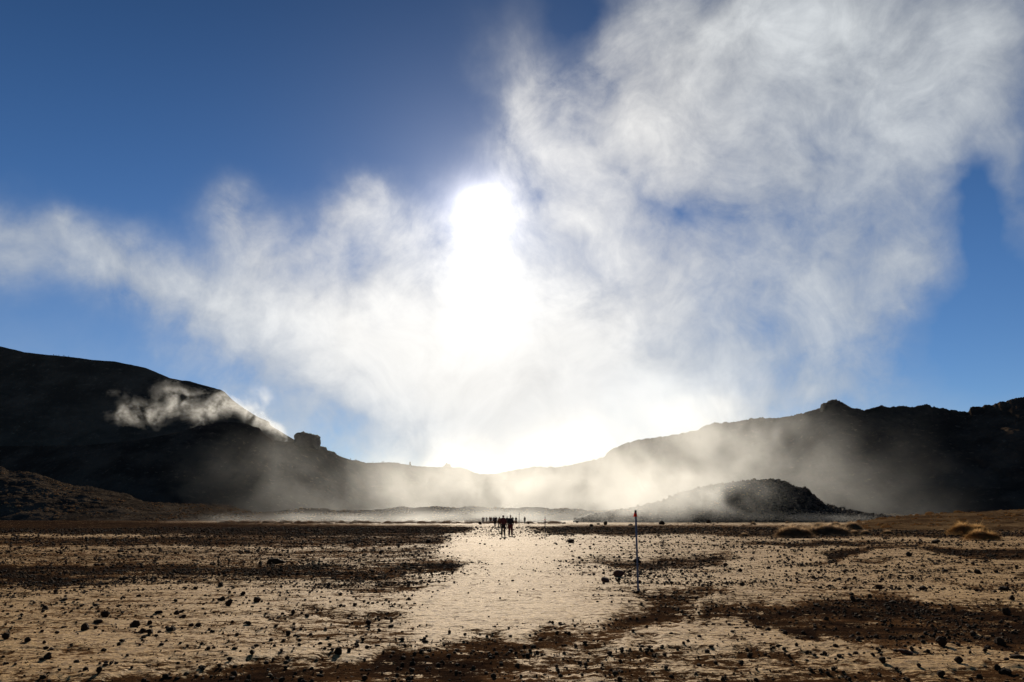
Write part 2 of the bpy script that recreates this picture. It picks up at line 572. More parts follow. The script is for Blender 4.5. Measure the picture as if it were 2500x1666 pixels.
def area_at(X, Y):
    px, py = px_of(X, Y)
    rr = np.hypot(X, Y)
    wn = fbm(X / (rr * .05 + .3) + 3, Y / (rr * .16 + .4), 4, .6)
    wn2 = fbm(X / (rr * .05 + .3) - 13, Y / (rr * .16 + .4) + 7, 4, .6)
    px = px + 75 * wn
    py = np.maximum(py, 1262) + 0.16 * (py - 1257) * wn2
    fx = np.clip((px - GX0) / 5.0, 0, RAST.shape[1] - 1.001)
    fy = np.clip((py - GY0) / 1.5, 0, RAST.shape[0] - 1.001)
    ix, iy = fx.astype(int), fy.astype(int)
    tx, ty = fx - ix, fy - iy
    v = (RAST[iy, ix] * (1 - tx) * (1 - ty) + RAST[iy, ix + 1] * tx * (1 - ty) + RAST[iy + 1, ix] * (1 - tx) * ty + RAST[iy + 1, ix + 1] * tx * ty)
    far = sstep(250, 330, Y)
    other = 0.45 + 0.5 * fbm(X * 0.05, Y * 0.12, 3)
    v = np.where(Y < 5.5, 0.6 + 0 * v, v)
    v = v * (1 - far) + far * (0.3 + 0.65 * sstep(-0.25, -0.42, X / np.maximum(Y, 1)))
    return np.where(Y < 2.0, other, v)


def gravel_and_shade_at(X, Y):
    a = area_at(X, Y)
    r = np.hypot(X, Y)
    n = 0.20 * fbm(X * 0.22, Y * 0.5, 3) + 0.26 * fbm(X * 0.9 + 31, Y * 1.6, 4)
    n2 = 0.30 * fbm(X * 0.06 - 7, Y * 0.30, 4) * sstep(25, 60, r)
    return np.clip(a + (n + n2) * (0.35 + 0.9 * np.minimum(a * 2.2, 1)), 0, 1)


def height_at(X, Y, gv=None):
    r = np.hypot(X, Y)
    h = 0.05 * fbm(X * 0.11, Y * 0.17, 3) * sstep(6, 20, r)
    h = h + 0.025 * fbm(X * 0.5 + 5, Y * 0.9, 3)
    h = h + 0.026 * fbm(X * 1.5, Y * 4.0, 4, 0.6) + 0.005 * fbm(X * 11.0, Y * 14.0, 3, 0.6)
    if gv is None:
        gv = gravel_and_shade_at(X, Y)
    h = h + 0.013 * fbm(X * 5.0 + 9, Y * 13.0, 3, 0.6)
    h = h - 0.035 * sstep(0.25, 0.6, gv)
    # loose rough gravel surface
    h = h + 0.012 * sstep(0.3, 0.7, gv) * fbm(X * 9.0 + 3, Y * 9.0, 3, 0.7)
    return h


a_dense = np.radians(np.linspace(-37, 37, 1250))
a_rest = np.radians(np.arange(38, 322.5, 1.5))
ANG = np.concatenate([a_dense, a_rest])
R1 = np.array([0.4 * 1.12 ** k for k in range(22)])
R1 = R1[R1 < 4.8]
R2 = 5.0 * np.exp(np.arange(0, math.log(420 / 5.0), 0.0036))
R3 = 425 * np.exp(np.arange(0, math.log(9000 / 425.0), 0.07))
RAD = np.concatenate([R1, R2, R3])
RR, AA = np.meshgrid(RAD, ANG, indexing='ij')
GXX, GYY = RR * np.sin(AA), RR * np.cos(AA)
GV = gravel_and_shade_at(GXX, GYY)
GH = height_at(GXX, GYY, GV)
GH = GH * (1 - sstep(280, 420, RR))
nr_, nc_ = RR.shape
Vg = np.stack([GXX, GYY, GH], -1).reshape(-1, 3)
Fg = grid_faces(nr_, nc_, True)[:, ::-1]
# small cap closes the pole right below the tripod
cap_c = len(Vg)
Vg = np.vstack([Vg, [[0, 0, float(GH[0].mean())]]])
i0 = np.arange(nc_)
capf = np.stack([np.full(nc_, cap_c), (i0 + 1) % nc_, i0, i0], -1)
me = np_mesh("ground", Vg, Fg, [M_ground], True, {"gravel": np.append(GV.ravel(), 0.3)})
ground = link(bpy.data.objects.new("ground", me))
tag(ground, kind="structure")
del Vg, Fg, RR, AA, GXX, GYY, GV, GH


# ================================================================== hills and ridges
def hill(name, prof, Dr, Df, back, mat, zf=-1.0, rough=1.2, amp=6.0, lam=60.0, rows=150, expo=1.15, step=2.4, seed=0, blocky=0.0, gully=0.0, backz=-2.0, jag=0.0):
    prof = np.array(prof, float)
    px = np.arange(prof[0, 0], prof[-1, 0] + 0.1, step)
    py = np.interp(px, prof[:, 0], prof[:, 1])
    n1 = perlin2(px / 23.0 + seed, np.full_like(px, seed * 1.7 + .3)) + 0.6 * perlin2(px / 9.0 + seed, np.full_like(px, seed + 5.3)) + 0.4 * perlin2(px / 4.1, np.full_like(px, seed + 2.3))
    py = py + rough * n1 * 1.6
    if blocky:
        b = np.floor(perlin2(px / 15.0 + 3 * seed, np.full_like(px, 9.1)) * 5) / 5
        py = py + blocky * b
    if jag:
        py = py + jag * (np.abs(perlin2(px / 5.3 + seed * 7, np.full_like(px, 3.7))) * 2.2 + np.round(perlin2(px / 8.7, np.full_like(px, seed + 8.8)) * 3) / 3 - .4)
    fn = lambda tab: np.interp(px, [p[0] for p in tab], [p[1] for p in tab])
    dr, df = fn(Dr), fn(Df)
    rv = np.array([ray(a, b) for a, b in zip(px, py)])
    u, v = rv[:, 0], rv[:, 1]
    t = np.concatenate([np.linspace(0, 1, rows), 1 + np.linspace(0.02, 1, rows // 3)])
    T = t[:, None]
    Yc = np.where(T <= 1, df + (dr - df) * T, dr + back * (T - 1))
    zr = EYE + v * dr
    ks = int(90 / step)
    ker = np.hanning(2 * ks + 1)
    ker /= ker.sum()
    zsm = np.convolve(np.pad(zr, ks, mode='edge'), ker, mode='valid')
    zrs = zr
    wr = sstep(0.80, 1.0, T + 0.10 * fbm(px[None, :] / 30.0 + seed, T * 6 + 0 * px[None, :], 3))
    zr = zsm[None, :] * (1 - wr) + zrs[None, :] * wr
    s = np.where(T <= 1, np.power(np.clip(T, 0, 1), expo), 0)
    Z = np.where(T <= 1, zf + (zr - zf) * s, zr + (backz - zr) * sstep(0, 1, (T - 1)) )
    X = u[None, :] * Yc
    w = np.clip(np.sin(np.pi * np.clip(T, 0, 1)), 0, 1) ** 0.8
    nn = fbm(X / lam + seed, Yc / lam + seed, 6, 0.55)
    if gully:
        nn = nn + gully * fbm(X / (lam * 0.35) + seed, Yc / (lam * 1.8), 5, 0.5, ridge=True)
    hscale = np.clip((zsm - zf) / (np.max(zsm) - zf + 1e-6), 0.1, 1)
    Z = Z + amp * nn * (w + 0.25 * (T > 1)) * hscale
    lim = EYE + (v - 0.0006) * Yc
    Z = np.where(T < 0.995, np.minimum(Z, np.maximum(lim, zf)), Z)
    V = np.stack([X, Yc, Z], -1).reshape(-1, 3)
    me = np_mesh(name, V, grid_faces(len(t), len(px)), [mat], True)
    o = link(bpy.data.objects.new(name, me))
    tag(o, kind="structure")
    return o, X, Yc, Z


MOUNTAIN = [(-4200, 1240), (-3000, 1130), (-1800, 900), (-900, 760), (-500, 800), (-200, 826), (0, 846), (60, 860), (120, 867), (168, 871), (225, 879), (276, 882), (315, 890), (357, 899), (384, 910), (414, 923), (441, 929), (462, 931), (486, 938), (516, 946),
            (537, 951), (549, 958), (570, 979), (600, 1000), (630, 1019), (657, 1030), (660, 1039), (700, 1063), (723, 1077), (800, 1110), (900, 1145), (1000, 1170), (1100, 1190), (1200, 1215)]
hill("mountain", MOUNTAIN, [(-900, 1250), (0, 1060), (700, 1010), (1200, 1000)], [(-900, 800), (0, 770), (1200, 770)], 500, M_mountain, rough=0.45, amp=20, lam=170, seed=3, expo=1.25, gully=0.5)
RIDGE = [(-3000, 1250), (-900, 1085), (-300, 1075), (0, 1090), (200, 1088), (330, 1076), (430, 1058), (480, 1042), (510, 1036), (530, 1032), (550, 1031), (575, 1032), (600, 1035), (616, 1040), (633, 1045), (636, 1050), (640, 1057), (650, 1065), (658, 1071), (666, 1077),
         (691, 1079), (722, 1079), (750, 1084), (779, 1088), (784, 1090), (797, 1092), (799, 1100), (808, 1102), (818, 1104), (821, 1110), (840, 1118), (857, 1123), (876, 1125.5), (893, 1130), (912, 1130.5), (931, 1129.6), (948, 1129),
         (970, 1130.5), (992, 1134.6), (1014, 1139), (1053, 1140.5), (1081, 1141), (1125, 1141.5), (1139, 1146), (1158, 1154), (1174, 1158), (1199, 1158), (1230, 1155), (1260, 1156), (1400, 1170)]
RIDGE_D = [(-900, 820), (300, 700), (700, 740), (1250, 900), (1400, 920)]
hill("ridge", RIDGE, RIDGE_D, [(-900, 690), (300, 570), (700, 610), (1250, 820), (1400, 850)], 220, M_ridge, rough=0.55, amp=9, lam=70, seed=5, expo=1.2, jag=0.9, gully=.6)
RIGHT = [(1150, 1165), (1210, 1158), (1250, 1149), (1303, 1141), (1346, 1141), (1383, 1138), (1425, 1129), (1473, 1118), (1489, 1099), (1532, 1081), (1569, 1072), (1622, 1066), (1664, 1059), (1702, 1050), (1728, 1037), (1749, 1032),
         (1802, 1031), (1824, 1024), (1856, 1020), (1898, 1022), (1941, 1014), (1972, 1006), (1994, 1000), (2006, 994), (2009, 986), (2020, 981), (2026, 978), (2047, 980), (2053, 985), (2060, 989), (2079, 996), (2111, 1002), (2148, 991.5), (2180, 995),
         (2206, 992), (2222, 996), (2238, 992), (2265, 987), (2286, 996), (2312, 1000), (2360, 1006), (2366, 1005), (2369, 996), (2392, 993), (2419, 990), (2445, 980), (2472, 976), (2500, 969), (2600, 950), (2800, 930), (3300, 900), (3800, 930), (4600, 1080), (5600, 1230), (6000, 1255)]
hill("ridge", RIGHT, [(1150, 930), (1500, 800), (2000, 680), (2500, 620), (3300, 640)], [(1150, 850), (1500, 690), (2000, 540), (2500, 470), (3300, 490)], 260, M_ridge, rough=1.1, amp=10, lam=60, seed=9, expo=1.2, blocky=3.0, jag=2.2, gully=.6)
FOOT = [(-2600, 1258), (-1500, 1150), (-900, 1110), (-300, 1125), (0, 1139), (24, 1150), (60, 1151), (90, 1157), (120, 1165), (150, 1178), (180, 1186), (225, 1190), (270, 1199), (315, 1207), (351, 1225), (390, 1227), (435, 1229), (480, 1230), (525, 1231),
        (570, 1235), (588, 1241), (630, 1252), (683, 1248), (724, 1244), (766, 1240), (799, 1242), (815, 1248), (876, 1245), (918, 1245), (945, 1241), (987, 1237), (1014, 1239), (1070, 1236), (1111, 1240), (1152, 1235), (1194, 1240),
        (1250, 1241), (1300, 1239), (1350, 1243), (1400, 1241), (1450, 1247), (1520, 1243), (1600, 1238), (1700, 1245), (1900, 1250), (2200, 1256), (2400, 1262)]
_, FX, FY, FZ = hill("foothills", FOOT, [(-900, 460), (0, 430), (700, 400), (1500, 400), (2400, 420)], [(-900, 370), (0, 350), (600, 350), (1000, 350), (2400, 380)], 90, M_foot, zf=-0.6, rough=1.6, amp=7, lam=22, rows=130, expo=1.0, seed=13)
MOUND = [(1400, 1272), (1436, 1262), (1490, 1250), (1569, 1236), (1620, 1222), (1654, 1206), (1702, 1192), (1755, 1182), (1813, 1174), (1850, 1171), (1887, 1169.5), (1914, 1174), (1941, 1188), (1972, 1195), (1988, 1211),
         (2015, 1232), (2068, 1246), (2121, 1254), (2174, 1262), (2240, 1273)]
_, MX, MY, MZ = hill("mound", MOUND, [(1400, 250), (1700, 264), (2240, 250)], [(1400, 236), (1700, 232), (1900, 228), (2240, 240)], 34, M_mound, zf=-0.5, rough=1.5, amp=1.6, lam=7, rows=110, expo=0.85, seed=21, step=1.6, backz=-1.0, jag=1.5)
BANK = [(2080, 1275), (2140, 1267), (2180, 1262), (2240, 1257), (2320, 1252), (2400, 1249), (2450, 1246), (2500, 1244), (2600, 1240), (3000, 1228), (3500, 1240), (4300, 1274)]
_, BX, BY, BZ = hill("bank", BANK, [(2080, 150), (3000, 150)], [(2080, 100), (3000, 84)], 60, M_bank, zf=-0.12, rough=0.5, amp=0.7, lam=9, rows=120, expo=0.9, seed=31, step=2.0, backz=-0.6)
for o_ in (ground,):
    pass

# ================================================================== stones
M_rubble = mat_rock("brown_lava_rubble", (0.055, 0.038, 0.025), (0.15, 0.105, 0.068), 0.6, 0.8, 0.1)


def ico(sub):
    bm = bmesh.new()
    bmesh.ops.create_icosphere(bm, subdivisions=sub, radius=1.0)
    V = np.array([v.co[:] for v in bm.verts])
    F = np.array([[v.index for v in f.verts] for f in bm.faces])
    bm.free()
    return V, F


def n3(V, s, k):
    return fbm(V[:, 0] * s + k, V[:, 1] * s + V[:, 2] * s * 0.7 - k, 3) + fbm(V[:, 2] * s - k, V[:, 0] * s + k * 2, 3)


def rock_verts(V, r, cuts=9, noise=0.10, flat=0.75, squash=None):
    P = V.copy()
    for _ in range(cuts):
        n = r.normal(size=3)
        n /= np.linalg.norm(n)
        d = r.uniform(0.55, 0.85)
        k = np.maximum(P @ n - d, 0)
        P = P - k[:, None] * n[None, :] * 0.93
    P = P * (1 + noise * n3(V, 1.6, r.uniform(0, 50)))[:, None]
    sc = squash if squash is not None else np.array([r.uniform(.85, 1.15), r.uniform(.75, 1.1), r.uniform(flat - .12, flat + .12)])
    P = P * sc
    P[:, 2] -= P[:, 2].min()
    P[:, 2] -= 0.14 * P[:, 2].max()
    return P


V3, F3 = ico(4)
V1, F1 = ico(2)
V0, F0 = ico(1)
ROCKS = []
for k in range(12):
    r = np.random.default_rng(100 + k)
    P = rock_verts(V3, r, cuts=11, noise=0.12, flat=0.85 if k % 3 else 0.6)
    ROCKS.append(np_mesh("stone", P, F3, [M_stone], False))
FLAT_ROCK = np_mesh("boulder", rock_verts(V3, np.random.default_rng(300), 8, 0.2, squash=np.array([1.0, .7, .34])), F3, [M_stone], True)
RED_ROCKS = [np_mesh("boulder", rock_verts(V3, np.random.default_rng(310 + k), 7, 0.12, flat=f), F3, [M_red], True) for k, f in ((0, .72), (1, .6))]


def zg(x, y):
    return float(height_at(np.array([x]), np.array([y]))[0])


def place(me, name, px, py, w, label, cat, group, rotz=None, sz=1.0, tilt=0.0):
    """stand a mesh of about unit radius on the ground at the bearing of a photograph pixel"""
    x, y = ground_pt(px, py)
    s = w / FPX * math.hypot(x, y) * 0.5 * 0.98
    y += s * 0.6
    o = link(bpy.data.objects.new(name, me))
    o.location = (x, y, zg(x, y))
    o.scale = (s, s, s * sz)
    o.rotation_euler = (tilt, tilt * .6, random.uniform(0, 6.28) if rotz is None else rotz)
    tag(o, label, cat, group)
    o["bearing"] = (float(px), float(py))
    return o


G_ST = "dark stones lying loose on the crater floor"
NAMED = [
    (114, 1610, 20, 1.25, "upright dark stone with a long shadow, alone near the lower left corner"),
    (238, 1647, 15, 1.2, "small leaning egg-shaped stone, lowest on the pale clay at lower left"),
    (204, 1540, 18, 1.1, "blunt dark stone, lowest left of the diagonal row of three"),
    (235, 1520, 19, 1.0, "middle stone of the diagonal row of three on the left clay"),
    (251, 1507, 21, 0.9, "highest right stone of the diagonal row of three on the left clay"),
    (326, 1529, 27, 0.85, "largest dark stone on the left clay, broad and leaning right"),
    (387, 1497, 18, 1.0, "round dark stone just beyond and right of the largest left stone"),
    (347, 1549, 18, 0.9, "left stone of the tight cluster of three below the largest left stone"),
    (362, 1553, 18, 0.9, "right stone of the tight cluster of three below the largest left stone"),
    (347, 1562, 13, 0.9, "smallest front stone of the tight cluster of three on the left clay"),
    (364, 1523, 13, 1.0, "small round stone directly right of the largest left stone"),
    (414, 1541, 26, 0.55, "low flat dark stone between small stones on the left clay"),
    (556, 1479, 22, 1.15, "peaked dark stone standing on a dark gravel streak left of centre"),
    (626, 1470, 23, 0.8, "wedge-shaped dark stone right of the peaked stone"),
    (540, 1464, 14, 1.0, "round stone just beyond the peaked stone on the gravel streak"),
    (152, 1467, 22, 0.6, "broad low stone alone on pale clay at far left"),
    (701, 1548, 14, 1.2, "upright stone left of the path, above a smaller one"),
    (690, 1566, 13, 0.8, "smaller stone just below the upright stone left of the path"),
    (953, 1529, 15, 1.25, "tall narrow stone beside the left edge of the pale path"),
    (700, 1606, 14, 1.0, "stone at the edge of the brown gravel, left of the path"),
    (614, 1602, 14, 1.0, "stone on the last strip of pale clay above the brown gravel"),
    (2287, 1327, 21, 1.0, "dark blocky boulder standing on pale clay near the big golden tussock"),
    (1045, 1326, 15, 0.95, "dark blocky stone left of the walkers on the dark band"),
    (1555, 1371, 19, 1.0, "dark stone directly behind the red-tipped marker pole"),
    (1560, 1425, 16, 0.9, "stone touching the foot of the red-tipped marker pole"),
    (1557, 1446, 14, 0.6, "low dark stone at the base of the red-tipped marker pole"),
    (2445, 1569, 26, 0.75, "large flat-topped stone on dark gravel near the right edge"),
    (2488, 1609, 30, 0.7, "widest stone cut by the right edge of the view"),
    (2302, 1580, 25, 1.1, "pair of joined stones, tallest on the dark gravel at lower right"),
    (2458, 1439, 26, 0.6, "flat dark stone on clay near the right edge, beyond the dark gravel"),
    (2379, 1543, 18, 0.9, "roundish stone in the middle of the right dark gravel"),
    (2084, 1467, 14, 1.3, "upright dark stone at the top edge of the right dark gravel"),
    (2391, 1400, 15, 0.9, "dark stone on pale clay below the long dark bank face at right"),
    (2309, 1396, 13, 1.0, "small round stone left of a similar one on pale right clay"),
    (2221, 1358, 14, 0.9, "peaked stone on the small dark patch right of centre"),
]
for i, (px, py, w, sz, lab) in enumerate(NAMED):
    place(ROCKS[i % 12], "stone", px, py, w, lab, "stone", G_ST, sz=sz, tilt=0.12 * ((i % 5) - 2))
place(FLAT_ROCK, "boulder", 668, 1375, 46, "long low dark boulder lying like a mound on the left gravel", "boulder", None, rotz=0.1)
place(RED_ROCKS[0], "boulder", 1513, 1410, 28, "reddish angular boulder on clay left of the red-tipped pole", "boulder", None, rotz=0.5, sz=.9)
place(RED_ROCKS[1], "boulder", 1480, 1423, 29, "low rounded reddish boulder at the path edge, nearest the pole", "boulder", None, rotz=1.5, sz=.75)
place(RED_ROCKS[1], "boulder", 2217, 1596, 30, "flat reddish stone at the lower edge of the right gravel", "boulder", None, rotz=2.2, sz=.6)
place(FLAT_ROCK, "boulder", 1395, 1326, 24, "low dark rock mound right of the walkers, beyond the thin pole", "boulder", None, rotz=2.0, sz=1.2)

MINOR_L = [(358, 1504, 10), (464, 1529, 12), (482, 1532, 15), (388, 1544, 13), (428, 1500, 15), (440, 1495, 10), (604, 1526, 16), (538, 1433, 15), (475, 1440, 13), (559, 1447, 10), (592, 1450, 14),
           (507, 1589, 10), (299, 1458, 11), (428, 1468, 10), (10, 1562, 19), (36, 1562, 11), (64, 1571, 13), (448, 1508, 12), (296, 1571, 14), (289, 1578, 10), (251, 1589, 13),
           (125, 1418, 9), (107, 1483, 13), (866, 1479, 12), (839, 1482, 11), (830, 1452, 11), (884, 1565, 11), (728, 1553, 10), (635, 1375, 10), (898, 1521, 16), (232, 1478, 13), (715, 1499, 11), (750, 1505, 12), (910, 1474, 10), (925, 1541, 11), (1190, 1400, 4)]
MINOR_F = [(491, 1632, 18), (559, 1617, 13), (534, 1629, 11), (565, 1651, 17), (604, 1657, 15), (687, 1659, 17), (983, 1601, 15), (823, 1598, 21), (852, 1593, 13), (733, 1657, 20), (760, 1625, 12), (900, 1628, 10), (1100, 1610, 9), (1050, 1585, 9), (350, 1662, 15), (1000, 1570, 9)]
MINOR_R = [(1356, 1328, 9), (1813, 1431, 14), (1988, 1414, 10), (1881, 1418, 9), (2081, 1450, 12), (2100, 1468, 15), (1994, 1476, 16), (2126, 1457, 11), (2148, 1437, 20), (2259, 1439, 22), (2474, 1466, 14), (2461, 1495, 19),
           (2182, 1471, 18), (2172, 1487, 11), (2158, 1620, 18), (2173, 1612, 12), (2344, 1620, 17), (2302, 1644, 19), (2458, 1638, 26), (2437, 1630, 16), (2052, 1606, 14), (1972, 1595, 16), (1877, 1537, 13), (1918, 1544, 14),
           (2105, 1556, 11), (2413, 1585, 14), (2036, 1636, 15), (1878, 1390, 16), (1808, 1398, 11), (1773, 1383, 12), (2015, 1410, 9), (2395, 1648, 16), (1700, 1462, 10), (2160, 1515, 12), (2240, 1500, 13), (2330, 1490, 12), (2480, 1540, 15), (2020, 1510, 11)]
FARM = [(1377, 1279, 14), (1409, 1277, 9), (1478, 1282, 12), (1462, 1281, 9), (1617, 1281, 15), (1444, 1286, 11), (1707, 1278, 9), (1731, 1278, 12), (1172, 1281, 10), (1290, 1280, 9), (2205, 1283, 9), (1648, 1300, 9), (1540, 1283, 12), (1100, 1290, 7)]
for lst, lab, grp in ((MINOR_L, "one of many small dark stones loose on the pale clay left of the path", "small stones on the left clay"),
                      (MINOR_F, "one of the small dark stones on the brown gravel at the bottom of the view", "small stones on the near gravel"),
                      (MINOR_R, "one of many small dark stones scattered over the ground right of the marker pole", "small stones right of the pole"),
                      (FARM, "one of the low dark rocks standing out far off where mist meets the flat", "far rocks at the edge of the mist")):
    for k, (px, py, w) in enumerate(lst):
        place(ROCKS[(k * 5 + 3) % 12], "stone" if lst is not FARM else "rock", px, py, w, lab, "stone" if lst is not FARM else "rock", grp, sz=random.uniform(.7, 1.15))
# more loose stones until the biggest ~300 are objects of their own
cnt = 0
while cnt < 120:
    py = random.uniform(1345, 1664)
    px = random.uniform(-20, 2520)
    x, y = ground_pt(px, py)
    a = float(area_at(np.array([x]), np.array([y]))[0])
    if random.random() > (0.10 if a < 0.1 else 0.9):
        continue
    if random.random() > 2.2 * float(np.clip(0.15 + 1.5 * fbm(np.array([x * .3]), np.array([y * .5]), 3)[0], 0, 1)):
        continue
    w = random.uniform(4.5, 7) * (1 + random.random() ** 4) * (0.75 if py < 1420 else 1)
    left = px < 1250
    lab, grp = (("one of many small dark stones loose on the pale clay left of the path", "small stones on the left clay") if left and py < 1600 else
                ("one of the small dark stones on the brown gravel at the bottom of the view", "small stones on the near gravel") if left or (px < 1500 and py > 1560) else
                ("one of many small dark stones scattered over the ground right of the marker pole", "small stones right of the pole"))
    if not left and px < 1560 and not (px < 1500 and py > 1560):
        continue
    place(ROCKS[cnt % 12], "stone", px, py, w, lab, "stone", grp, sz=random.uniform(.65, 1.1))
    cnt += 1


def scatter_mesh(name, pos, rad, mat, base_list, flat=(0.6, 1.0), seed=1, smooth=False):
    """thousands of small pieces merged into one mesh"""
    r = np.random.default_rng(seed)
    Vs, Fs, base = [], [], 0
    which = r.integers(0, len(base_list), len(pos))
    for b, (Bv, Bf) in enumerate(base_list):
        idx = np.where(which == b)[0]
        if len(idx) == 0:
            continue
        a = r.uniform(0, 2 * np.pi, len(idx))
        c, s = np.cos(a), np.sin(a)
        rr = rad[idx]
        ex = r.uniform(0.75, 1.3, len(idx))
        fz = r.uniform(flat[0], flat[1], len(idx))
        x = Bv[None, :, 0] * ex[:, None]
        y = Bv[None, :, 1]
        X = (x * c[:, None] - y * s[:, None]) * rr[:, None] + pos[idx, 0:1]
        Y = (x * s[:, None] + y * c[:, None]) * rr[:, None] + pos[idx, 1:2]
        Z = Bv[None, :, 2] * (rr * fz)[:, None] + pos[idx, 2:3]
        Vs.append(np.stack([X, Y, Z], -1).reshape(-1, 3))
        Fs.append((Bf[None, :, :] + (np.arange(len(idx)) * len(Bv))[:, None, None]).reshape(-1, 3) + base)
        base += len(idx) * len(Bv)
    return np_mesh(name, np.concatenate(Vs), np.concatenate(Fs), [mat], smooth)


def sample_floor(n, r0, r1, dens_pow, lo, hi, size_fn, seed, keep):
    r = np.random.default_rng(seed)
    ang = np.radians(r.uniform(-36, 36, n))
    u = r.uniform(0, 1, n)
    rad = np.sqrt(r0 ** 2 + u * (r1 ** 2 - r0 ** 2)) if dens_pow == 2 else r0 * (r1 / r0) ** u
    X, Y = rad * np.sin(ang), rad * np.cos(ang)
    a = gravel_and_shade_at(X, Y)
    clump = np.clip(0.5 + 1.6 * fbm(X * 0.35 + 9, Y * 0.8, 4), 0, 1)
    p = keep(a, clump, area_at(X, Y))
    k = r.uniform(0, 1, n) < p
    X, Y, rad = X[k], Y[k], rad[k]
    s = size_fn(r, len(X), rad)
    Z = height_at(X, Y)
    return np.stack([X, Y, Z], -1), s


small = [(rock_verts(V0, np.random.default_rng(500 + k), 3, 0.1, 0.8), F0) for k in range(6)]
mid = [(rock_verts(V1, np.random.default_rng(600 + k), 6, 0.12, 0.85), F1) for k in range(6)]
kp = lambda a, c, ar: np.clip(0.02 + 1.0 * np.clip(a, 0, .8), 0, 1) * (0.15 + 0.85 * c ** 2) * (0.25 + 0.75 * sstep(0.04, 0.28, ar))
p1, s1 = sample_floor(150000, 6.5, 30, 2, 0, 0, lambda r, n, d: 0.006 + 0.010 * r.pareto(2.2, n).clip(0, 2.6), 41, kp)
p2, s2 = sample_floor(210000, 20, 130, 1, 0, 0, lambda r, n, d: (0.008 + 0.00050 * d) * (0.55 + r.pareto(3.0, n).clip(0, 2.2)), 42, kp)
m1 = s1 > 0.020
PB = np.concatenate([p1[~m1], p2])
SB = np.concatenate([s1[~m1], s2])
me = scatter_mesh("gravel", PB, SB, M_stone, small, seed=2)
tag(link(bpy.data.objects.new("gravel", me)), "dark gravel and pebbles strewn over the pale clay floor", "gravel", kind="stuff")
me = scatter_mesh("pebbles", p1[m1], s1[m1], M_stone, mid, seed=3)
tag(link(bpy.data.objects.new("pebbles", me)), "loose dark pebbles scattered over the near ground", "pebbles", kind="stuff")


# rubble on the lava mound
def on_surface(X, Y, Z, n, seed, wfun=None, tmax=None):
    """random points on a hill grid, roughly even by solid angle of its front side"""
    r = np.random.default_rng(seed)
    nr = X.shape[0]
    lim = nr if tmax is None else int(nr * tmax)
    i = r.uniform(0, lim - 1.001, n)
    j = r.uniform(0, X.shape[1] - 1.001, n)
    i0, j0 = i.astype(int), j.astype(int)
    fi, fj = (i - i0), (j - j0)
    out = []
    for A in (X, Y, Z):
        out.append(A[i0, j0] * (1 - fi) * (1 - fj) + A[i0 + 1, j0] * fi * (1 - fj) + A[i0, j0 + 1] * (1 - fi) * fj + A[i0 + 1, j0 + 1] * fi * fj)
    P = np.stack(out, -1)
    if wfun is not None:
        P = P[r.uniform(0, 1, n) < wfun(P)]
    return P


P = on_surface(MX, MY, MZ, 7000, 5, lambda P: 0.25 + 0.75 * (P[:, 2] > 0.5), 0.8)
r_ = np.random.default_rng(6)
me = scatter_mesh("rubble", P, 0.16 + 0.16 * r_.pareto(2.4, len(P)).clip(0, 3.0), M_rubble, mid, seed=7)
tag(link(bpy.data.objects.new("rubble", me)), "jumbled dark lava rubble covering the low mound", "rubble", kind="stuff")

# ================================================================== tussock grass
M_thatch = mat_plain("matted_dead_leaves", (0.10, 0.06, 0.03), 1.0, 0.0, 8, .5)


def tussock_mesh(name, lobes, blades, seed, mat, blade_len=0.42, width=0.012):
    """a mound of drooping thin blades: lobes = (x, y, radius, height)"""
    r = np.random.default_rng(seed)
    V, F, MI = [], [], []
    nv = 0
    tot = sum(l[2] * l[2] for l in lobes)
    for (lx, ly, lr, lh) in lobes:
        # the dense heart of old matted leaves
        B = V1.copy()
        MI.append(np.ones(len(F1)))
        B = B * np.array([lr * .8, lr * .76, lh * .74]) * (1 + .10 * n3(V1, 2.2, seed))[:, None]
        B[:, 2] = np.maximum(B[:, 2], -0.02)
        B[:, 0] += lx
        B[:, 1] += ly
        V.append(B)
        F.append(np.concatenate([F1, F1[:, 2:3]], 1) + nv)
        nv += len(B)
        n = int(blades * lr * lr / tot)
        th = r.uniform(0, 2 * np.pi, n)
        q = np.sqrt(r.uniform(0, 1, n))
        bx, by = q * lr * .84 * np.cos(th), q * lr * .84 * np.sin(th)
        bz = lh * .72 * np.sqrt(np.clip(1 - q ** 2, 0, 1))
        L = blade_len * (r.uniform(.5, 1.1, n) + .9 * r.uniform(0, 1, n) ** 5)
        od = th + r.normal(0, .5, n)
        up = 0.75 - 0.55 * q + r.normal(0, .12, n)
        dx, dy = np.cos(od), np.sin(od)
        w = width * r.uniform(.6, 1.3, n)
        wx, wy = -np.sin(od + r.normal(0, .6, n)), np.cos(od)
        pts = []
        for s in (0.0, 0.45, 1.0):
            out = s * L * (0.45 + 0.5 * s) * (0.35 + .65 * q)
            z = bz + s * L * (up + .1) - 0.5 * L * s * s * (.3 + .7 * q)
            pts.append(np.stack([lx + bx + dx * out, ly + by + dy * out, np.maximum(z, 0.0)], -1))
        W = np.stack([wx * w, wy * w, np.zeros(n)], -1)
        v = np.stack([pts[0] - W, pts[0] + W, pts[1] + W * .8, pts[1] - W * .8, pts[2] + W * .15, pts[2] - W * .15], 1).reshape(-1, 3)
        b = np.arange(n)[:, None] * 6 + nv
        V.append(v)
        F.append(np.concatenate([b + np.array([[0, 1, 2, 3]]), b + np.array([[3, 2, 4, 5]])]))
        MI.append(np.zeros(2 * n))
        nv += len(v)
    return np_mesh(name, np.concatenate(V), np.concatenate(F), [mat, M_thatch], False, None, np.concatenate(MI))


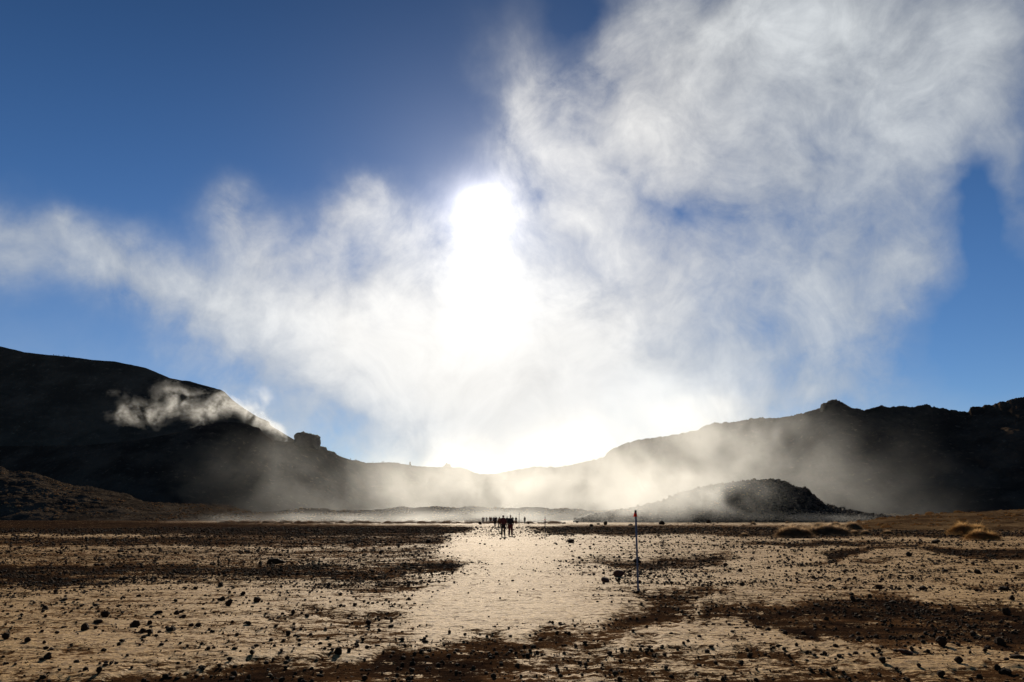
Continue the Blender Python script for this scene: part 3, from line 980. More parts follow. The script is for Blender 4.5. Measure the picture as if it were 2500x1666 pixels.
T_WIDE = tussock_mesh("tussock", [(-.52, .05, .42, .42), (-.05, 0, .62, .60), (.55, -.05, .50, .44)], 11000, 1, M_grass2, .42, .009)
T_WIDE2 = tussock_mesh("tussock", [(-.62, 0, .40, .34), (0, .08, .58, .50), (.42, -.1, .5, .40), (.85, .05, .28, .26)], 11000, 2, M_grass2, .42, .009)
T_ONE = [tussock_mesh("tussock", [(0, 0, .78, .62), (.25, .2, .5, .45)], 5000, 5 + k, M_grass2, .5, .013) for k in range(3)]
T_GOLD = tussock_mesh("tussock", [(-.35, .1, .62, .62), (.35, .15, .62, .5)], 9000, 9, M_grass, .36, .008)
T_GOLD2 = tussock_mesh("tussock", [(-.25, 0, .68, .58), (.45, 0, .5, .4)], 9000, 10, M_grass, .36, .008)
G_T = "tussock grass clumps on the right of the flat"
TUS = [
    (T_WIDE, 1945, 1312, 78, 1.0, "broad two-humped pale tussock clump, left of the front row"),
    (T_WIDE2, 2030, 1307, 88, .95, "widest pale tussock clump with long flat crown, middle of the row"),
    (T_ONE[0], 2088, 1293, 46, 1.0, "dark tussock clump behind the right end of the widest clump"),
    (T_ONE[1], 2112, 1287, 20, 1.3, "tall small tussock touching the clump behind the row"),
    (T_ONE[2], 2004, 1287, 30, .9, "brown tussock behind the gap between the two broad clumps"),
    (T_ONE[0], 2043, 1283, 24, .9, "flat tussock in the back row above the widest clump"),
    (T_ONE[1], 2059, 1286, 14, 1.1, "little tussock right of the flat back-row clump"),
    (T_ONE[2], 2089, 1304, 26, .8, "low tussock at the right foot of the widest clump"),
    (T_ONE[0], 2117, 1305, 28, .9, "small tussock right of the low one beside the widest clump"),
    (T_ONE[1], 2171, 1304, 30, .8, "pale-rimmed low tussock alone between the row and the blocky boulder"),
    (T_ONE[2], 1819, 1309, 25, .9, "small pale-topped tussock alone left of the broad clumps"),
    (T_ONE[0], 1841, 1281, 15, 1.1, "tiny round tussock on the far dark band, beyond the lone pale one"),
    (T_ONE[1], 1878, 1290, 15, 1.1, "small tussock above the left end of the broad two-humped clump"),
    (T_ONE[2], 1923, 1278, 11, 1.0, "tiny pale tussock far behind the two-humped clump"),
    (T_GOLD, 2390, 1309, 92, .95, "big golden tussock behind, larger of the golden pair at right"),
    (T_GOLD2, 2417, 1320, 78, .95, "golden tussock in front, lower and nearer of the golden pair at right"),
    (T_ONE[0], 2305, 1297, 24, .5, "very low pale tussock left of the golden pair"),
    (T_ONE[1], 2422, 1277, 20, .9, "brown tussock beyond the golden pair"),
    (T_ONE[2], 2467, 1275, 14, 1.3, "dark round tussock left of the last one at the right edge"),
    (T_ONE[0], 2490, 1277, 30, .8, "wide tussock at the right edge on the far flat"),
    (T_ONE[1], 2309, 1272, 27, .7, "low tussock at the foot of the far right bank"),
]
for (me, px, py, w, sz, lab) in TUS:
    o = place(me, "tussock", px, py, w, lab, "tussock", G_T, rotz=random.uniform(-.25, .25), sz=sz)

# far tussock field: rows of small clumps at the foot of the hills, and on the slopes
def tuft_field(name, P, rad, mat, label, seed):
    Vt = V1.copy() * (1 + .16 * n3(V1, 2.6, 4.0))[:, None]
    Vt2 = V1.copy() * (1 + .20 * n3(V1, 2.0, 14.0))[:, None]
    for q in (Vt, Vt2):
        q[:, 2] = np.maximum(q[:, 2], -.25)
    me = scatter_mesh(name, P, rad, mat, [(Vt, F1), (Vt2, F1)], (0.5, 0.85), seed)
    return tag(link(bpy.data.objects.new(name, me)), label, "tussock grass", kind="stuff")


r_ = np.random.default_rng(77)
n = 1500
u = r_.uniform(-0.36, 0.06, n)
d = r_.uniform(190, 345, n)
P = np.stack([u * d, d, np.full(n, -.08)], -1)
PF = on_surface(FX, FY, FZ, 16000, 15, lambda P: np.clip(0.25 + 1.2 * fbm(P[:, 0] / 18, P[:, 1] / 18, 3), 0.03, 1) * (P[:, 2] > -.4), .76)
P = np.concatenate([P, PF])
tuft_field("tussock_field", P, 0.36 + 0.34 * r_.pareto(3, len(P)).clip(0, 2), M_grass2, "pale tussocks and scrub at the foot of the left hills", 8)
PM = on_surface(MX, MY, MZ, 1500, 18, lambda P: np.clip(0.35 + 1.2 * fbm(P[:, 0] / 7, P[:, 1] / 7, 3), 0.02, 1), .8)
tuft_field("mound_tussocks", PM, 0.22 + 0.16 * r_.pareto(3, len(PM)).clip(0, 2), M_grass2, "small pale tussocks dotted over the rubble mound", 19)
PB_ = on_surface(BX, BY, BZ, 2600, 16, lambda P: np.clip(0.3 + 1.3 * fbm(P[:, 0] / 9, P[:, 1] / 9, 3), 0.02, 1), .8)
tuft_field("bank_tussocks", PB_, 0.20 + 0.20 * r_.pareto(3, len(PB_)).clip(0, 2.5), M_grass, "golden tussocks growing thick on the far right bank", 9)
n = 260
u = r_.uniform(0.17, 0.62, n)
d = r_.uniform(120, 235, n)
P = np.stack([u * d, d, np.full(n, -.05)], -1)
tuft_field("far_tussocks", P, 0.2 + 0.15 * r_.pareto(3, n).clip(0, 2), M_grass2, "small far tussocks between mound and flat", 10)

# ================================================================== rocks on the skyline
def ridge_z(px, tab_prof, tab_d):
    pf = np.array(tab_prof, float)
    py = float(np.interp(px, pf[:, 0], pf[:, 1]))
    dd = float(np.interp(px, [p[0] for p in tab_d], [p[1] for p in tab_d]))
    return at_depth(px, py, dd)


def prism_rock(name, pts, depth, thick, mat, label, cat, seed, rounding=0.0):
    """a rock whose skyline outline is given by photograph bearings, with real thickness, rounded and weathered"""
    from mathutils import noise as mn
    P3 = [Vector(at_depth(px, py, depth)) for px, py in pts]
    c = sum(P3, Vector()) / len(P3)
    bm = bmesh.new()
    rings = []
    for k, (off, sc) in enumerate(((-.5, .78), (-.38, .95), (0.0, 1.0), (.38, .95), (.5, .78))):
        rings.append([bm.verts.new(c + (p - c) * sc + Vector((0, off * thick, 0))) for p in P3])
    n = len(P3)
    for a, b in zip(rings, rings[1:]):
        for i in range(n):
            bm.faces.new((a[i], a[(i + 1) % n], b[(i + 1) % n], b[i]))
    bm.faces.new(rings[0][::-1])
    bm.faces.new(rings[-1])
    bmesh.ops.triangulate(bm, faces=bm.faces[:])
    bmesh.ops.subdivide_edges(bm, edges=bm.edges[:], cuts=3, use_grid_fill=True)
    bmesh.ops.recalc_face_normals(bm, faces=bm.faces[:])
    bm.normal_update()
    sz = thick * 0.06
    for v in bm.verts:
        v.co += v.normal * sz * mn.fractal(v.co / (thick * .25) + Vector((seed, 0, 0)), 0.8, 2.0, 4)
    z0 = min(v.co.z for v in bm.verts)
    base = Vector((c.x, c.y, z0))
    for v in bm.verts:
        v.co -= base
    me = bpy.data.meshes.new(name)
    bm.to_mesh(me)
    bm.free()
    me.materials.append(mat)
    o = link(bpy.data.objects.new(name, me))
    o.location = base
    tag(o, label, cat)
    return o


prism_rock("boulder", [(724, 1094), (721.5, 1082), (722.5, 1073), (723, 1068), (726.8, 1060.4), (730.6, 1058.6), (744.6, 1058.8), (749.7, 1060), (755, 1060.4), (757.5, 1062.2), (760, 1060.8), (766, 1062.2), (770.8, 1064.5), (775, 1065), (777.4, 1068.7),
                       (778.4, 1078), (779.4, 1083), (778, 1089), (778, 1098)], 748, 24, M_blockrock, "huge square block of rock perched on the left ridge skyline", "boulder", 3)
prism_rock("rock_pillar", [(998.6, 1142), (999.0, 1136), (999.6, 1131), (1000.3, 1128), (1002.0, 1128), (1002.6, 1131.5), (1003.6, 1136), (1003.8, 1142)], 805, 3, M_blockrock, "thin upright rock pillar on the ridge skyline left of the low notch", "rock", 5)
prism_rock("rock_outcrop", [(1078, 1145), (1082, 1140), (1086.5, 1137), (1088, 1134), (1089.5, 1130.3), (1091, 1131), (1093, 1134), (1096, 1133.5), (1099, 1135), (1101, 1139), (1104, 1145)], 850, 9, M_blockrock, "jagged pale outcrop with a horn, faint in mist on the skyline", "rock", 8)
for (pts_, dd_, th_, sd_) in (([(2003, 1008), (2006, 994), (2008, 986), (2012, 984.5), (2014, 987), (2019, 983), (2024, 984), (2026, 990), (2030, 1008)], 674, 9, 11),
                              ([(2018, 1008), (2020, 984), (2024, 978.5), (2029, 977), (2031, 980), (2037, 976.5), (2041, 981), (2046, 979), (2049, 984), (2051, 1008)], 677, 10, 12)):
    if sd_ == 11:
        prism_rock("rock_outcrop", pts_, dd_, th_, M_blockrock, "lower left block of the crag crowning the right ridge", "rock", sd_)
    else:
        prism_rock("rock_outcrop", pts_, dd_, th_, M_blockrock, "taller castle-like block of the crag crowning the right ridge", "rock", sd_)
prism_rock("rock_outcrop", [(2048, 1008), (2050, 983.5), (2053, 982), (2056, 988), (2060, 987.5), (2066, 993), (2071, 994.5), (2078, 999), (2082, 1010)], 675, 8, M_blockrock, "small sloping block on the right side of the crowning crag", "rock", 14)

# ================================================================== marker poles
M_pole = mat_plain("galvanised_pole", (0.09, 0.10, 0.135), 0.5, 0.5, 40)
M_poled = mat_plain("dark_pole", (0.05, 0.045, 0.045), 0.6, 0.4, 40)
M_cap = mat_plain("black_pole_cap", (0.02, 0.018, 0.016), 0.6, 0.4, 40)
m_, g_ = mat_new("orange_red_marker")
d_ = g_.n('ShaderNodeBsdfDiffuse')
d_.inputs[0].default_value = (0.75, 0.045, 0.015, 1)
t_ = g_.n('ShaderNodeBsdfTranslucent')
t_.inputs[0].default_value = (0.8, 0.06, 0.02, 1)
mx_ = g_.n('ShaderNodeMixShader')
mx_.inputs[0].default_value = 0.5
g_.put(mx_.inputs[1], d_.outputs[0])
g_.put(mx_.inputs[2], t_.outputs[0])
finish(g_, mx_.outputs[0])
M_marker = m_


def cone_mesh(name, rings, mat, seg=14, smooth=True):
    """lathe: rings = (radius, z)"""
    V, F = [], []
    for (r, z) in rings:
        for k in range(seg):
            a = 2 * math.pi * k / seg
            V.append((r * math.cos(a), r * math.sin(a), z))
    for i in range(len(rings) - 1):
        for k in range(seg):
            a, b = i * seg + k, i * seg + (k + 1) % seg
            F.append((a, b, b + seg, a + seg))
    F.append(tuple(range(seg))[::-1])
    F.append(tuple((len(rings) - 1) * seg + k for k in range(seg)))
    me = bpy.data.meshes.new(name)
    me.from_pydata(V, [], F)
    me.materials.append(mat)
    for p in me.polygons:
        p.use_smooth = smooth and len(p.vertices) == 4
    return me


def pole(px, py, h, label, marker_z=None, tri=0.06, tilt=(0, 0), mat=None, r=0.021):
    x, y = ground_pt(px, py)
    e = bpy.data.objects.new("marker_pole", None)
    e.location = (x, y, zg(x, y) - 0.02)
    e.rotation_euler = (tilt[0], tilt[1], 0)
    link(e)
    tag(e, label, "pole", "trail marker poles")
    link(bpy.data.objects.new("shaft", cone_mesh("shaft", [(r * 1.05, -0.1), (r * 1.05, 0.1), (r, h * .5), (r, h - .05)], mat or M_pole)), e)
    link(bpy.data.objects.new("cap", cone_mesh("cap", [(r * 1.12, h - .05), (r * 1.15, h - .01), (r * .9, h)], M_cap)), e)
    if marker_z:
        a, b = marker_z
        # a folded triangular marker: a three-cornered skirt wrapped round the pole
        V, F = [], []
        for (rr, z) in ((tri, a), (tri * .93, a + .004), (r * 1.1, b)):
            for k in range(3):
                an = 2 * math.pi * k / 3 - math.pi / 2 + math.pi / 6 + 2 * math.pi / 3 * 0
                V.append((rr * math.cos(an), rr * math.sin(an), z))
        for i in range(2):
            for k in range(3):
                p, q = i * 3 + k, i * 3 + (k + 1) % 3
                F.append((p, q, q + 3, p + 3))
        F.append((2, 1, 0))
        F.append((6, 7, 8))
        me = bpy.data.meshes.new("marker")
        me.from_pydata(V, [], F)
        me.materials.append(M_marker)
        link(bpy.data.objects.new("marker", me), e)
    return e


pole(1558, 1441, 1.80, "blue-grey trail pole with red triangular marker near its top, nearest to the camera", (1.655, 1.765), .062)
pole(1267, 1290, 2.2, "thin dark pole without marker just right of the walkers", None, mat=M_poled, r=.035, tilt=(0, .02))
pole(1330.5, 1316, 1.63, "thin dark pole with small marker, standing between walkers and near pole", (1.38, 1.48), .07, mat=M_poled, r=.025, tilt=(0, .015))

# ================================================================== people
M_skin = mat_plain("skin", (0.42, 0.26, 0.19), 0.6, 0.3, 30, .1)
M_maroon = mat_plain("maroon_jacket", (0.10, 0.022, 0.018), 0.8, 0.2, 20)
M_orange = mat_plain("rust_brown_jacket", (0.20, 0.075, 0.03), 0.8, 0.2, 20)
M_blackj = mat_plain("black_jacket", (0.022, 0.015, 0.013), 0.8, 0.2, 20)
M_greyj = mat_plain("grey_brown_jacket", (0.09, 0.06, 0.055), 0.8, 0.2, 20)
M_trouser = mat_plain("dark_trousers", (0.022, 0.016, 0.012), 0.85, 0.2, 20)
M_redtr = mat_plain("dark_red_trousers", (0.10, 0.02, 0.018), 0.85, 0.2, 20)
M_boot = mat_plain("boots", (0.02, 0.014, 0.010), 0.7, 0.3, 20)
M_hair = mat_plain("dark_hair", (0.025, 0.014, 0.009), 0.7, 0.3, 60)
M_beanie = mat_plain("pale_beanie", (0.24, 0.20, 0.17), 0.9, 0.2, 60)
M_pack = mat_plain("backpack_cloth", (0.045, 0.03, 0.026), 0.8, 0.2, 30)


def skin_mesh(name, verts, edges, radii, mat, sub=2, root=0):
    me = bpy.data.meshes.new(name + "_frame")
    me.from_pydata(verts, edges, [])
    o = bpy.data.objects.new(name + "_frame", me)
    COL.objects.link(o)
    sk = o.modifiers.new("skin", 'SKIN')
    sk.use_smooth_shade = True
    for i, r in enumerate(radii):
        r = (r, r) if not isinstance(r, tuple) else r
        me.skin_vertices[0].data[i].radius = r
        me.skin_vertices[0].data[i].use_root = (i == root)
    ss = o.modifiers.new("sub", 'SUBSURF')
    ss.levels = sub
    ss.render_levels = sub
    dg = bpy.context.evaluated_depsgraph_get()
    out = bpy.data.meshes.new_from_object(o.evaluated_get(dg))
    out.name = name
    bpy.data.objects.remove(o)
    bpy.data.meshes.remove(me)
    out.materials.clear()
    out.materials.append(mat)
    return out


def figure(pose, style):
    """meshes of one walking person seen from behind (faces +Y), 1.74 m tall; pose: stride and arm bend"""
    st, ab = pose
    hip, kn, an = 0.93, 0.50, 0.085
    J = {
        'pel': (0, 0, .96), 'wst': (0, 0, 1.10), 'chs': (0, .0, 1.30), 'nkb': (0, 0, 1.46), 'nk': (0, .01, 1.51), 'hd1': (0, .015, 1.57), 'hd2': (0, .02, 1.655), 'hd3': (0, .01, 1.70),
        'hL': (-.09, 0, .92), 'kL': (-.105, .06 + st * .5, kn), 'aL': (-.11, st * .9, an), 'tL': (-.12, st * .9 + .14, .03),
        'hR': (.09, 0, .92), 'kR': (.105, .05 - st * .35, kn), 'aR': (.11, -st * .9, an + .02), 'tR': (.125, -st * .9 + .14, .035),
        'sL': (-.148, 0, 1.42), 'eL': (-.215, -.04 + ab * .05, 1.15), 'wL': (-.215, .05 + ab * .16, .93 + ab * .07), 'pL': (-.21, .08 + ab * .18, .86 + ab * .08),
        'sR': (.148, 0, 1.42), 'eR': (.22, -.05 + ab * .05, 1.15), 'wR': (.215, .03 + ab * .16, .93 + ab * .07), 'pR': (.205, .06 + ab * .18, .86 + ab * .08),
    }
    rad = {'pel': (.145, .10), 'wst': (.125, .09), 'chs': (.125, .095), 'nkb': (.06, .055), 'nk': .052, 'hd1': (.062, .07), 'hd2': (.088, .105), 'hd3': (.068, .08),
           'hL': .088, 'kL': .055, 'aL': .038, 'tL': .036, 'hR': .088, 'kR': .055, 'aR': .038, 'tR': .036,
           'sL': .05, 'eL': .042, 'wL': .028, 'pL': (.034, .016), 'sR': .05, 'eR': .042, 'wR': .028, 'pR': (.034, .016)}
    E = [('pel', 'wst'), ('wst', 'chs'), ('chs', 'nkb'), ('nkb', 'nk'), ('nk', 'hd1'), ('hd1', 'hd2'), ('hd2', 'hd3'), ('pel', 'hL'), ('hL', 'kL'), ('kL', 'aL'), ('aL', 'tL'),
         ('pel', 'hR'), ('hR', 'kR'), ('kR', 'aR'), ('aR', 'tR'), ('chs', 'sL'), ('sL', 'eL'), ('eL', 'wL'), ('wL', 'pL'), ('chs', 'sR'), ('sR', 'eR'), ('eR', 'wR'), ('wR', 'pR')]
    for s, w in ((-1, 'L'), (1, 'R')):                        # five fingers a side
        p = Vector(J['p' + w])
        for f, (oy, ln) in enumerate(((.030, .058), (.012, .075), (-.006, .080), (-.024, .072), (-.040, .055))):
            if f == 0:
                a = p + Vector((-s * .012, .034, .02))
                b = a + Vector((-s * .008, .028, -.03))
            else:
                a = p + Vector((0, oy - .004, -.03))
                b = a + Vector((-s * .010, .006, -ln * .55))
            c = b + Vector((-s * .016, .004, -ln * .42))
            for nm, q, r in ((f'{w}{f}a', a, .010), (f'{w}{f}b', b, .009), (f'{w}{f}c', c, .007)):
                J[nm] = tuple(q)
                rad[nm] = r
            E += [('p' + w, f'{w}{f}a'), (f'{w}{f}a', f'{w}{f}b'), (f'{w}{f}b', f'{w}{f}c')]
    def build(name, names, edges, rr, mat, root):
        ix = {n: i for i, n in enumerate(names)}
        return skin_mesh(name, [J[n] for n in names], [(ix[a], ix[b]) for a, b in edges if a in ix and b in ix], [rr(n) for n in names], mat, 2, ix[root])
    grow = lambda n, k, add: tuple(x * k + add for x in rad[n]) if isinstance(rad[n], tuple) else rad[n] * k + add
    out = {}
    out['person'] = build('person', list(J), E, lambda n: rad[n], M_skin, 'pel')
    long_ = style.get('long', 0)
    up = ['pel', 'wst', 'chs', 'nkb', 'sL', 'eL', 'wL', 'sR', 'eR', 'wR']
    if long_:
        J['hem'] = (0, 0, .96 - long_)
        rad['hem'] = (.15, .115)
        up.append('hem')
    J['col'] = (0, 0, 1.50)
    rad['col'] = (.062, .058)
    up.append('col')
    E2 = E + [('pel', 'hem'), ('nkb', 'col')]
    out['jacket'] = build('jacket', up, E2, lambda n: grow(n, 1.12, .022), style['jacket'], 'chs')
    out['trousers'] = build('trousers', ['pel', 'hL', 'kL', 'aL', 'hR', 'kR', 'aR'], E, lambda n: grow(n, 1.02, style.get('wide', .028)) if n != 'pel' else (.15, .115), style['trousers'], 'pel')
    for w in 'LR':
        out['boot' + w] = build('boot', ['a' + w, 't' + w], E, lambda n: rad[n] * 1.05 + .018, M_boot, 'a' + w)
    if style.get('hat') is not None:
        J['c1'], J['c2'] = (0, .008, 1.675), (0, .005, 1.735)
        rad['c1'], rad['c2'] = (.104, .118), (.065, .07)
        out['beanie'] = build('beanie', ['c1', 'c2'], [('c1', 'c2')], lambda n: rad[n], style['hat'], 'c1')
    else:
        J['c1'], J['c2'], J['c3'] = (0, -.02, 1.70), (0, -.035, 1.62), (0, -.05, 1.52)
        rad['c1'], rad['c2'], rad['c3'] = (.10, .105), (.10, .09), (.07, .045)
        out['hair'] = build('hair', ['c1', 'c2', 'c3'], [('c1', 'c2'), ('c2', 'c3')], lambda n: rad[n], M_hair, 'c1')
    if style.get('pack'):
        bm = bmesh.new()
        bmesh.ops.create_cube(bm, size=1)
        for v in bm.verts:
            v.co = Vector((v.co.x * .30, v.co.y * .18 - .21, v.co.z * .46 + 1.25))
        bmesh.ops.bevel(bm, geom=bm.edges[:], offset=.05, segments=3, affect='EDGES')
        me = bpy.data.meshes.new('backpack')
        bm.to_mesh(me)
        bm.free()
        me.materials.append(style['pack'])
        out['backpack'] = me
    # the face: nose, ears, eyes as small parts of the head region of the body mesh
    return out


FIGS = {
    'maroon': figure((.10, 1.0), dict(jacket=M_maroon, trousers=M_trouser, long=.14, wide=.026)),
    'black': figure((-.06, .8), dict(jacket=M_blackj, trousers=M_redtr, wide=.04, hat=M_beanie)),
    'rust': figure((.14, .3), dict(jacket=M_orange, trousers=M_trouser, long=.28, pack=M_orange)),
    'grey': figure((-.12, .4), dict(jacket=M_greyj, trousers=M_trouser, pack=M_pack, hat=M_hair)),
}


def person(kind, loc, h, label, group, rz=0.0, parts=True):
    F = FIGS[kind]
    e = bpy.data.objects.new("person", F['person'])
    e.location = loc
    s = h / 1.76
    e.scale = (s, s, s)
    e.rotation_euler = (0, 0, rz)
    link(e)
    tag(e, label, "person", group)
    for k, me in F.items():
        if k == 'person' or not parts:
            continue
        link(bpy.data.objects.new(me.name.split('.')[0] if k[:4] != 'boot' else 'boot', me), e)
    return e


def walker(kind, px, py, h, label, group, rz=0.0):
    x, y = ground_pt(px, py)
    return person(kind, (x, y, zg(x, y) - .01), h, label, group, rz)


G_P = "walkers on the path"
walker('maroon', 1228.6, 1311, 1.78, "nearest walker on the left, long maroon jacket and slim dark trousers", G_P, .05)
walker('black', 1246.4, 1309.5, 1.76, "nearest walker on the right, dark jacket and pale beanie", G_P, -.08)
walker('rust', 1219.2, 1290.5, 1.70, "walker in rust-brown jacket half hidden left of the maroon one", G_P, .1)
walker('grey', 1238, 1287.5, 1.72, "walker in grey-brown seen between the nearest two", G_P, 0)
walker('grey', 1208.7, 1286.5, 1.74, "dark walker with backpack just left of the rust jacket", G_P, .2)
G_Q = "far walkers in a loose line"
for px, py, h, k, lab in ((1204.8, 1278, 1.7, 'black', "far walker close behind the dark one with backpack"),
                          (1196, 1278, 1.75, 'rust', "far walker, left of a close pair in brown jackets"),
                          (1199.6, 1277.5, 1.65, 'maroon', "far walker, right of a close pair in brown jackets"),
                          (1188, 1276.8, 1.65, 'grey', "far walker alone, third from the left end of the line"),
                          (1180.9, 1276.6, 1.68, 'black', "far walker, right of the leftmost pair of the line"),
                          (1178.2, 1276.9, 1.62, 'maroon', "leftmost far walker of the whole line"),
                          (1212.2, 1276.8, 1.7, 'maroon', "far walker glimpsed left of the rust jacket"),
                          (1251.8, 1277.5, 1.72, 'black', "far walker glimpsed at the right shoulder of the beanie wearer"),
                          (1259.8, 1279, 1.72, 'black', "far walker directly left of the thin dark pole"),
                          (1281.2, 1279, 1.75, 'grey', "lone far walker right of the thin dark pole")):
    walker(k, px, py, h, lab, G_Q, random.uniform(-.3, .3))

# figures on the skyline
def sky_person(px, prof, dtab, h, lab, grp, k):
    x, y, z = ridge_z(px, prof, dtab)
    person(k, (x, y, z - .5), h, lab, grp, random.uniform(-1, 1))


for px, h, lab in ((130.6, 2.5, "leftmost tiny figure on the mountain skyline, tallest of them"), (137, 1.8, "second tiny figure from the left on the mountain skyline"), (143.7, 2.3, "third tiny figure on the mountain skyline, middle of the group"),
                   (154.3, 2.2, "left of the close pair of tiny figures on the mountain skyline"), (157.6, 2.1, "right of the close pair of tiny figures on the mountain skyline"), (167.5, 1.9, "rightmost tiny figure on the mountain skyline, apart from the rest")):
    sky_person(px, MOUNTAIN, [(-900, 1250), (0, 1060), (700, 1010), (1200, 1000)], h, lab, "hikers on the mountain skyline", 'black')
for px, h, lab in ((821.2, 1.9, "tiny figure on the ridge right below the small crag steps"), (856, 2.1, "tiny figure on the ridge, left of a close pair"), (867.3, 1.9, "left of a close pair of tiny figures on the low ridge"),
                   (870.2, 1.7, "right of a close pair of tiny figures on the low ridge"), (910.5, 1.8, "lone tiny figure in the dip of the ridge"), (931.2, 1.5, "crouched-looking leftmost of three tiny figures on the ridge"),
                   (934.3, 2.0, "middle of three tiny figures on the ridge"), (937, 1.9, "rightmost of three tiny figures on the ridge")):
    sky_person(px, RIDGE, RIDGE_D, h, lab, "hikers on the low ridge", 'black')

# ================================================================== mist and steam
def mist_volume(name, label, blobs, lo, hi, voxel, nscale, contrast, thresh, dens, aniso, step=1.0, warp=0.0, detail=5, rough=0.62, stretch=(1, 1, 1), col=(.95, .97, .965)):
    """a body of mist: a box whose geometry nodes fill it with a voxel grid of density"""
    m, g = mat_new(name)
    at = g.n('ShaderNodeAttribute', attribute_name="density")
    pv = g.n('ShaderNodeVolumePrincipled')
    pv.inputs['Color'].default_value = col + (1,)
    pv.inputs['Anisotropy'].default_value = aniso
    pv.inputs['Density Attribute'].default_value = ""
    g.put(pv.inputs['Density'], g.m('MULTIPLY', at.outputs['Fac'], dens))
    o = g.n('ShaderNodeOutputMaterial')
    g.put(o.inputs['Volume'], pv.outputs[0])
    m.cycles.volume_step_rate = step
    bm = bmesh.new()
    bmesh.ops.create_cube(bm, size=1)
    for v in bm.verts:
        v.co = Vector([(lo[i] + hi[i]) / 2 + v.co[i] * (hi[i] - lo[i]) for i in range(3)])
    me = bpy.data.meshes.new(name)
    bm.to_mesh(me)
    bm.free()
    me.materials.append(m)
    o = link(bpy.data.objects.new(name, me))
    tag(o, label, "mist", kind="stuff")
    t = bpy.data.node_groups.new(name, 'GeometryNodeTree')
    t.interface.new_socket("Geometry", in_out='INPUT', socket_type='NodeSocketGeometry')
    t.interface.new_socket("Geometry", in_out='OUTPUT', socket_type='NodeSocketGeometry')
    g = NG(t)
    P = g.n('GeometryNodeInputPosition').outputs[0]
    Q = g.vm('MULTIPLY', P, tuple(nscale * k for k in stretch))
    w = g.vm('SCALE', g.vm('SUBTRACT', g.noise(Q, 0.55, 1, .5, color=True), (.5, .5, .5)), s=warp)
    Q = g.vm('ADD', Q, w)
    P2 = g.vm('ADD', P, g.vm('SCALE', w, s=0.35 / nscale))
    acc = None
    for (loc, rad, rot, wt) in blobs:
        q = g.vm('SUBTRACT', P2, loc)
        if rot:
            vr = g.n('ShaderNodeVectorRotate', rotation_type='Y_AXIS')
            g.put(vr.inputs['Vector'], q)
            g.put(vr.inputs['Angle'], -rot)
            q = vr.outputs[0]
        ln = g.vm('LENGTH', g.vm('DIVIDE', q, rad))
        c = g.m('SUBTRACT', 1.0, ln, clamp=True)
        c = g.m('MULTIPLY', g.m('MULTIPLY', c, c), wt)
        acc = c if acc is None else g.m('ADD', acc, c)
    nz = g.noise(Q, 1.0, detail, rough)
    d = g.m('MAXIMUM', g.m('ADD', g.m('MULTIPLY', g.m('SUBTRACT', nz, thresh), contrast), 0.5), 0.0)
    d = g.m('MULTIPLY', d, acc)
    vc = g.n('GeometryNodeVolumeCube')
    g.put(vc.inputs['Density'], d)
    vc.inputs['Min'].default_value = lo
    vc.inputs['Max'].default_value = hi
    for k, ax in enumerate('XYZ'):
        vc.inputs['Resolution ' + ax].default_value = max(2, int((hi[k] - lo[k]) / voxel[k]))
    sm = g.n('GeometryNodeSetMaterial')
    g.put(sm.inputs['Geometry'], vc.outputs[0])
    sm.inputs['Material'].default_value = m
    go = g.n('NodeGroupOutput')
    g.put(go.inputs[0], sm.outputs[0])
    md = o.modifiers.new(name, 'NODES')
    md.node_group = t
    return o


def B(px, py, d, rx, ry, rz, w, rot=0.0):
    """a puff: bearing in photograph pixels, distance in metres, radii in metres"""
    return (at_depth(px, py, d), (rx, ry, rz), math.radians(rot), w)


MIST = [
    B(1230, 1215, 430, 85, 110, 40, 2.2), B(1340, 1190, 430, 75, 100, 42, 1.9), B(1200, 1160, 430, 60, 80, 30, .5), B(1480, 1150, 430, 70, 100, 48, 1.0), B(1640, 1110, 430, 62, 90, 48, 1.0),
    B(1780, 1095, 430, 42, 80, 58, 1.15), B(1830, 1050, 430, 34, 60, 34, .6), B(1920, 1130, 420, 52, 70, 50, .55, 30), B(2030, 1170, 420, 50, 60, 40, .28),
    B(1090, 1170, 450, 50, 90, 38, .75), B(1000, 1190, 450, 60, 90, 32, .3), B(830, 1190, 450, 90, 80, 42, .26), B(650, 1170, 450, 60, 70, 40, .12), B(1200, 1240, 420, 150, 120, 20, .6),
    B(1560, 1225, 330, 50, 60, 22, .8), B(1640, 1250, 300, 40, 50, 14, .7), B(1900, 1255, 360, 110, 60, 12, .35), B(2150, 1200, 400, 60, 60, 50, .12),
]
mist_volume("mist", "pale backlit mist drifting before the far ridge", MIST, (-190, 300, -2), (260, 550, 120), (2.2, 4.0, 2.0), 1 / 30.0, 6.0, 0.51, 0.0125, 0.55, 1.6, warp=1.5, rough=.66)
FRONT = [B(1600, 1212, 238, 26, 24, 14, 1.3), B(1720, 1205, 238, 22, 22, 14, .7), B(1690, 1232, 238, 15, 20, 8, 1.0), B(1740, 1200, 240, 13, 18, 12, .45), B(1500, 1235, 238, 22, 22, 8, .7), B(1800, 1262, 236, 20, 16, 4, .45), B(1960, 1262, 232, 26, 16, 1.8, .3), B(1800, 1215, 238, 22, 20, 12, .16)]
mist_volume("mound_mist", "mist drifting over the left shoulder of the rubble mound", FRONT, (8, 205, -1.2), (112, 262, 20), (1.0, 2.0, .7), 1 / 10.0, 4.5, 0.5, 0.075, 0.55, 2.5, warp=1.2)
LOW = [B(900, 1268, 250, 80, 60, 3.2, .7), B(1150, 1268, 250, 60, 90, 4.5, 1.0), B(1350, 1266, 240, 50, 60, 4.5, .8), B(1550, 1266, 240, 40, 50, 3.4, .5), B(2050, 1266, 230, 50, 50, 1.8, .3), B(700, 1270, 250, 60, 40, 2.5, .35)]
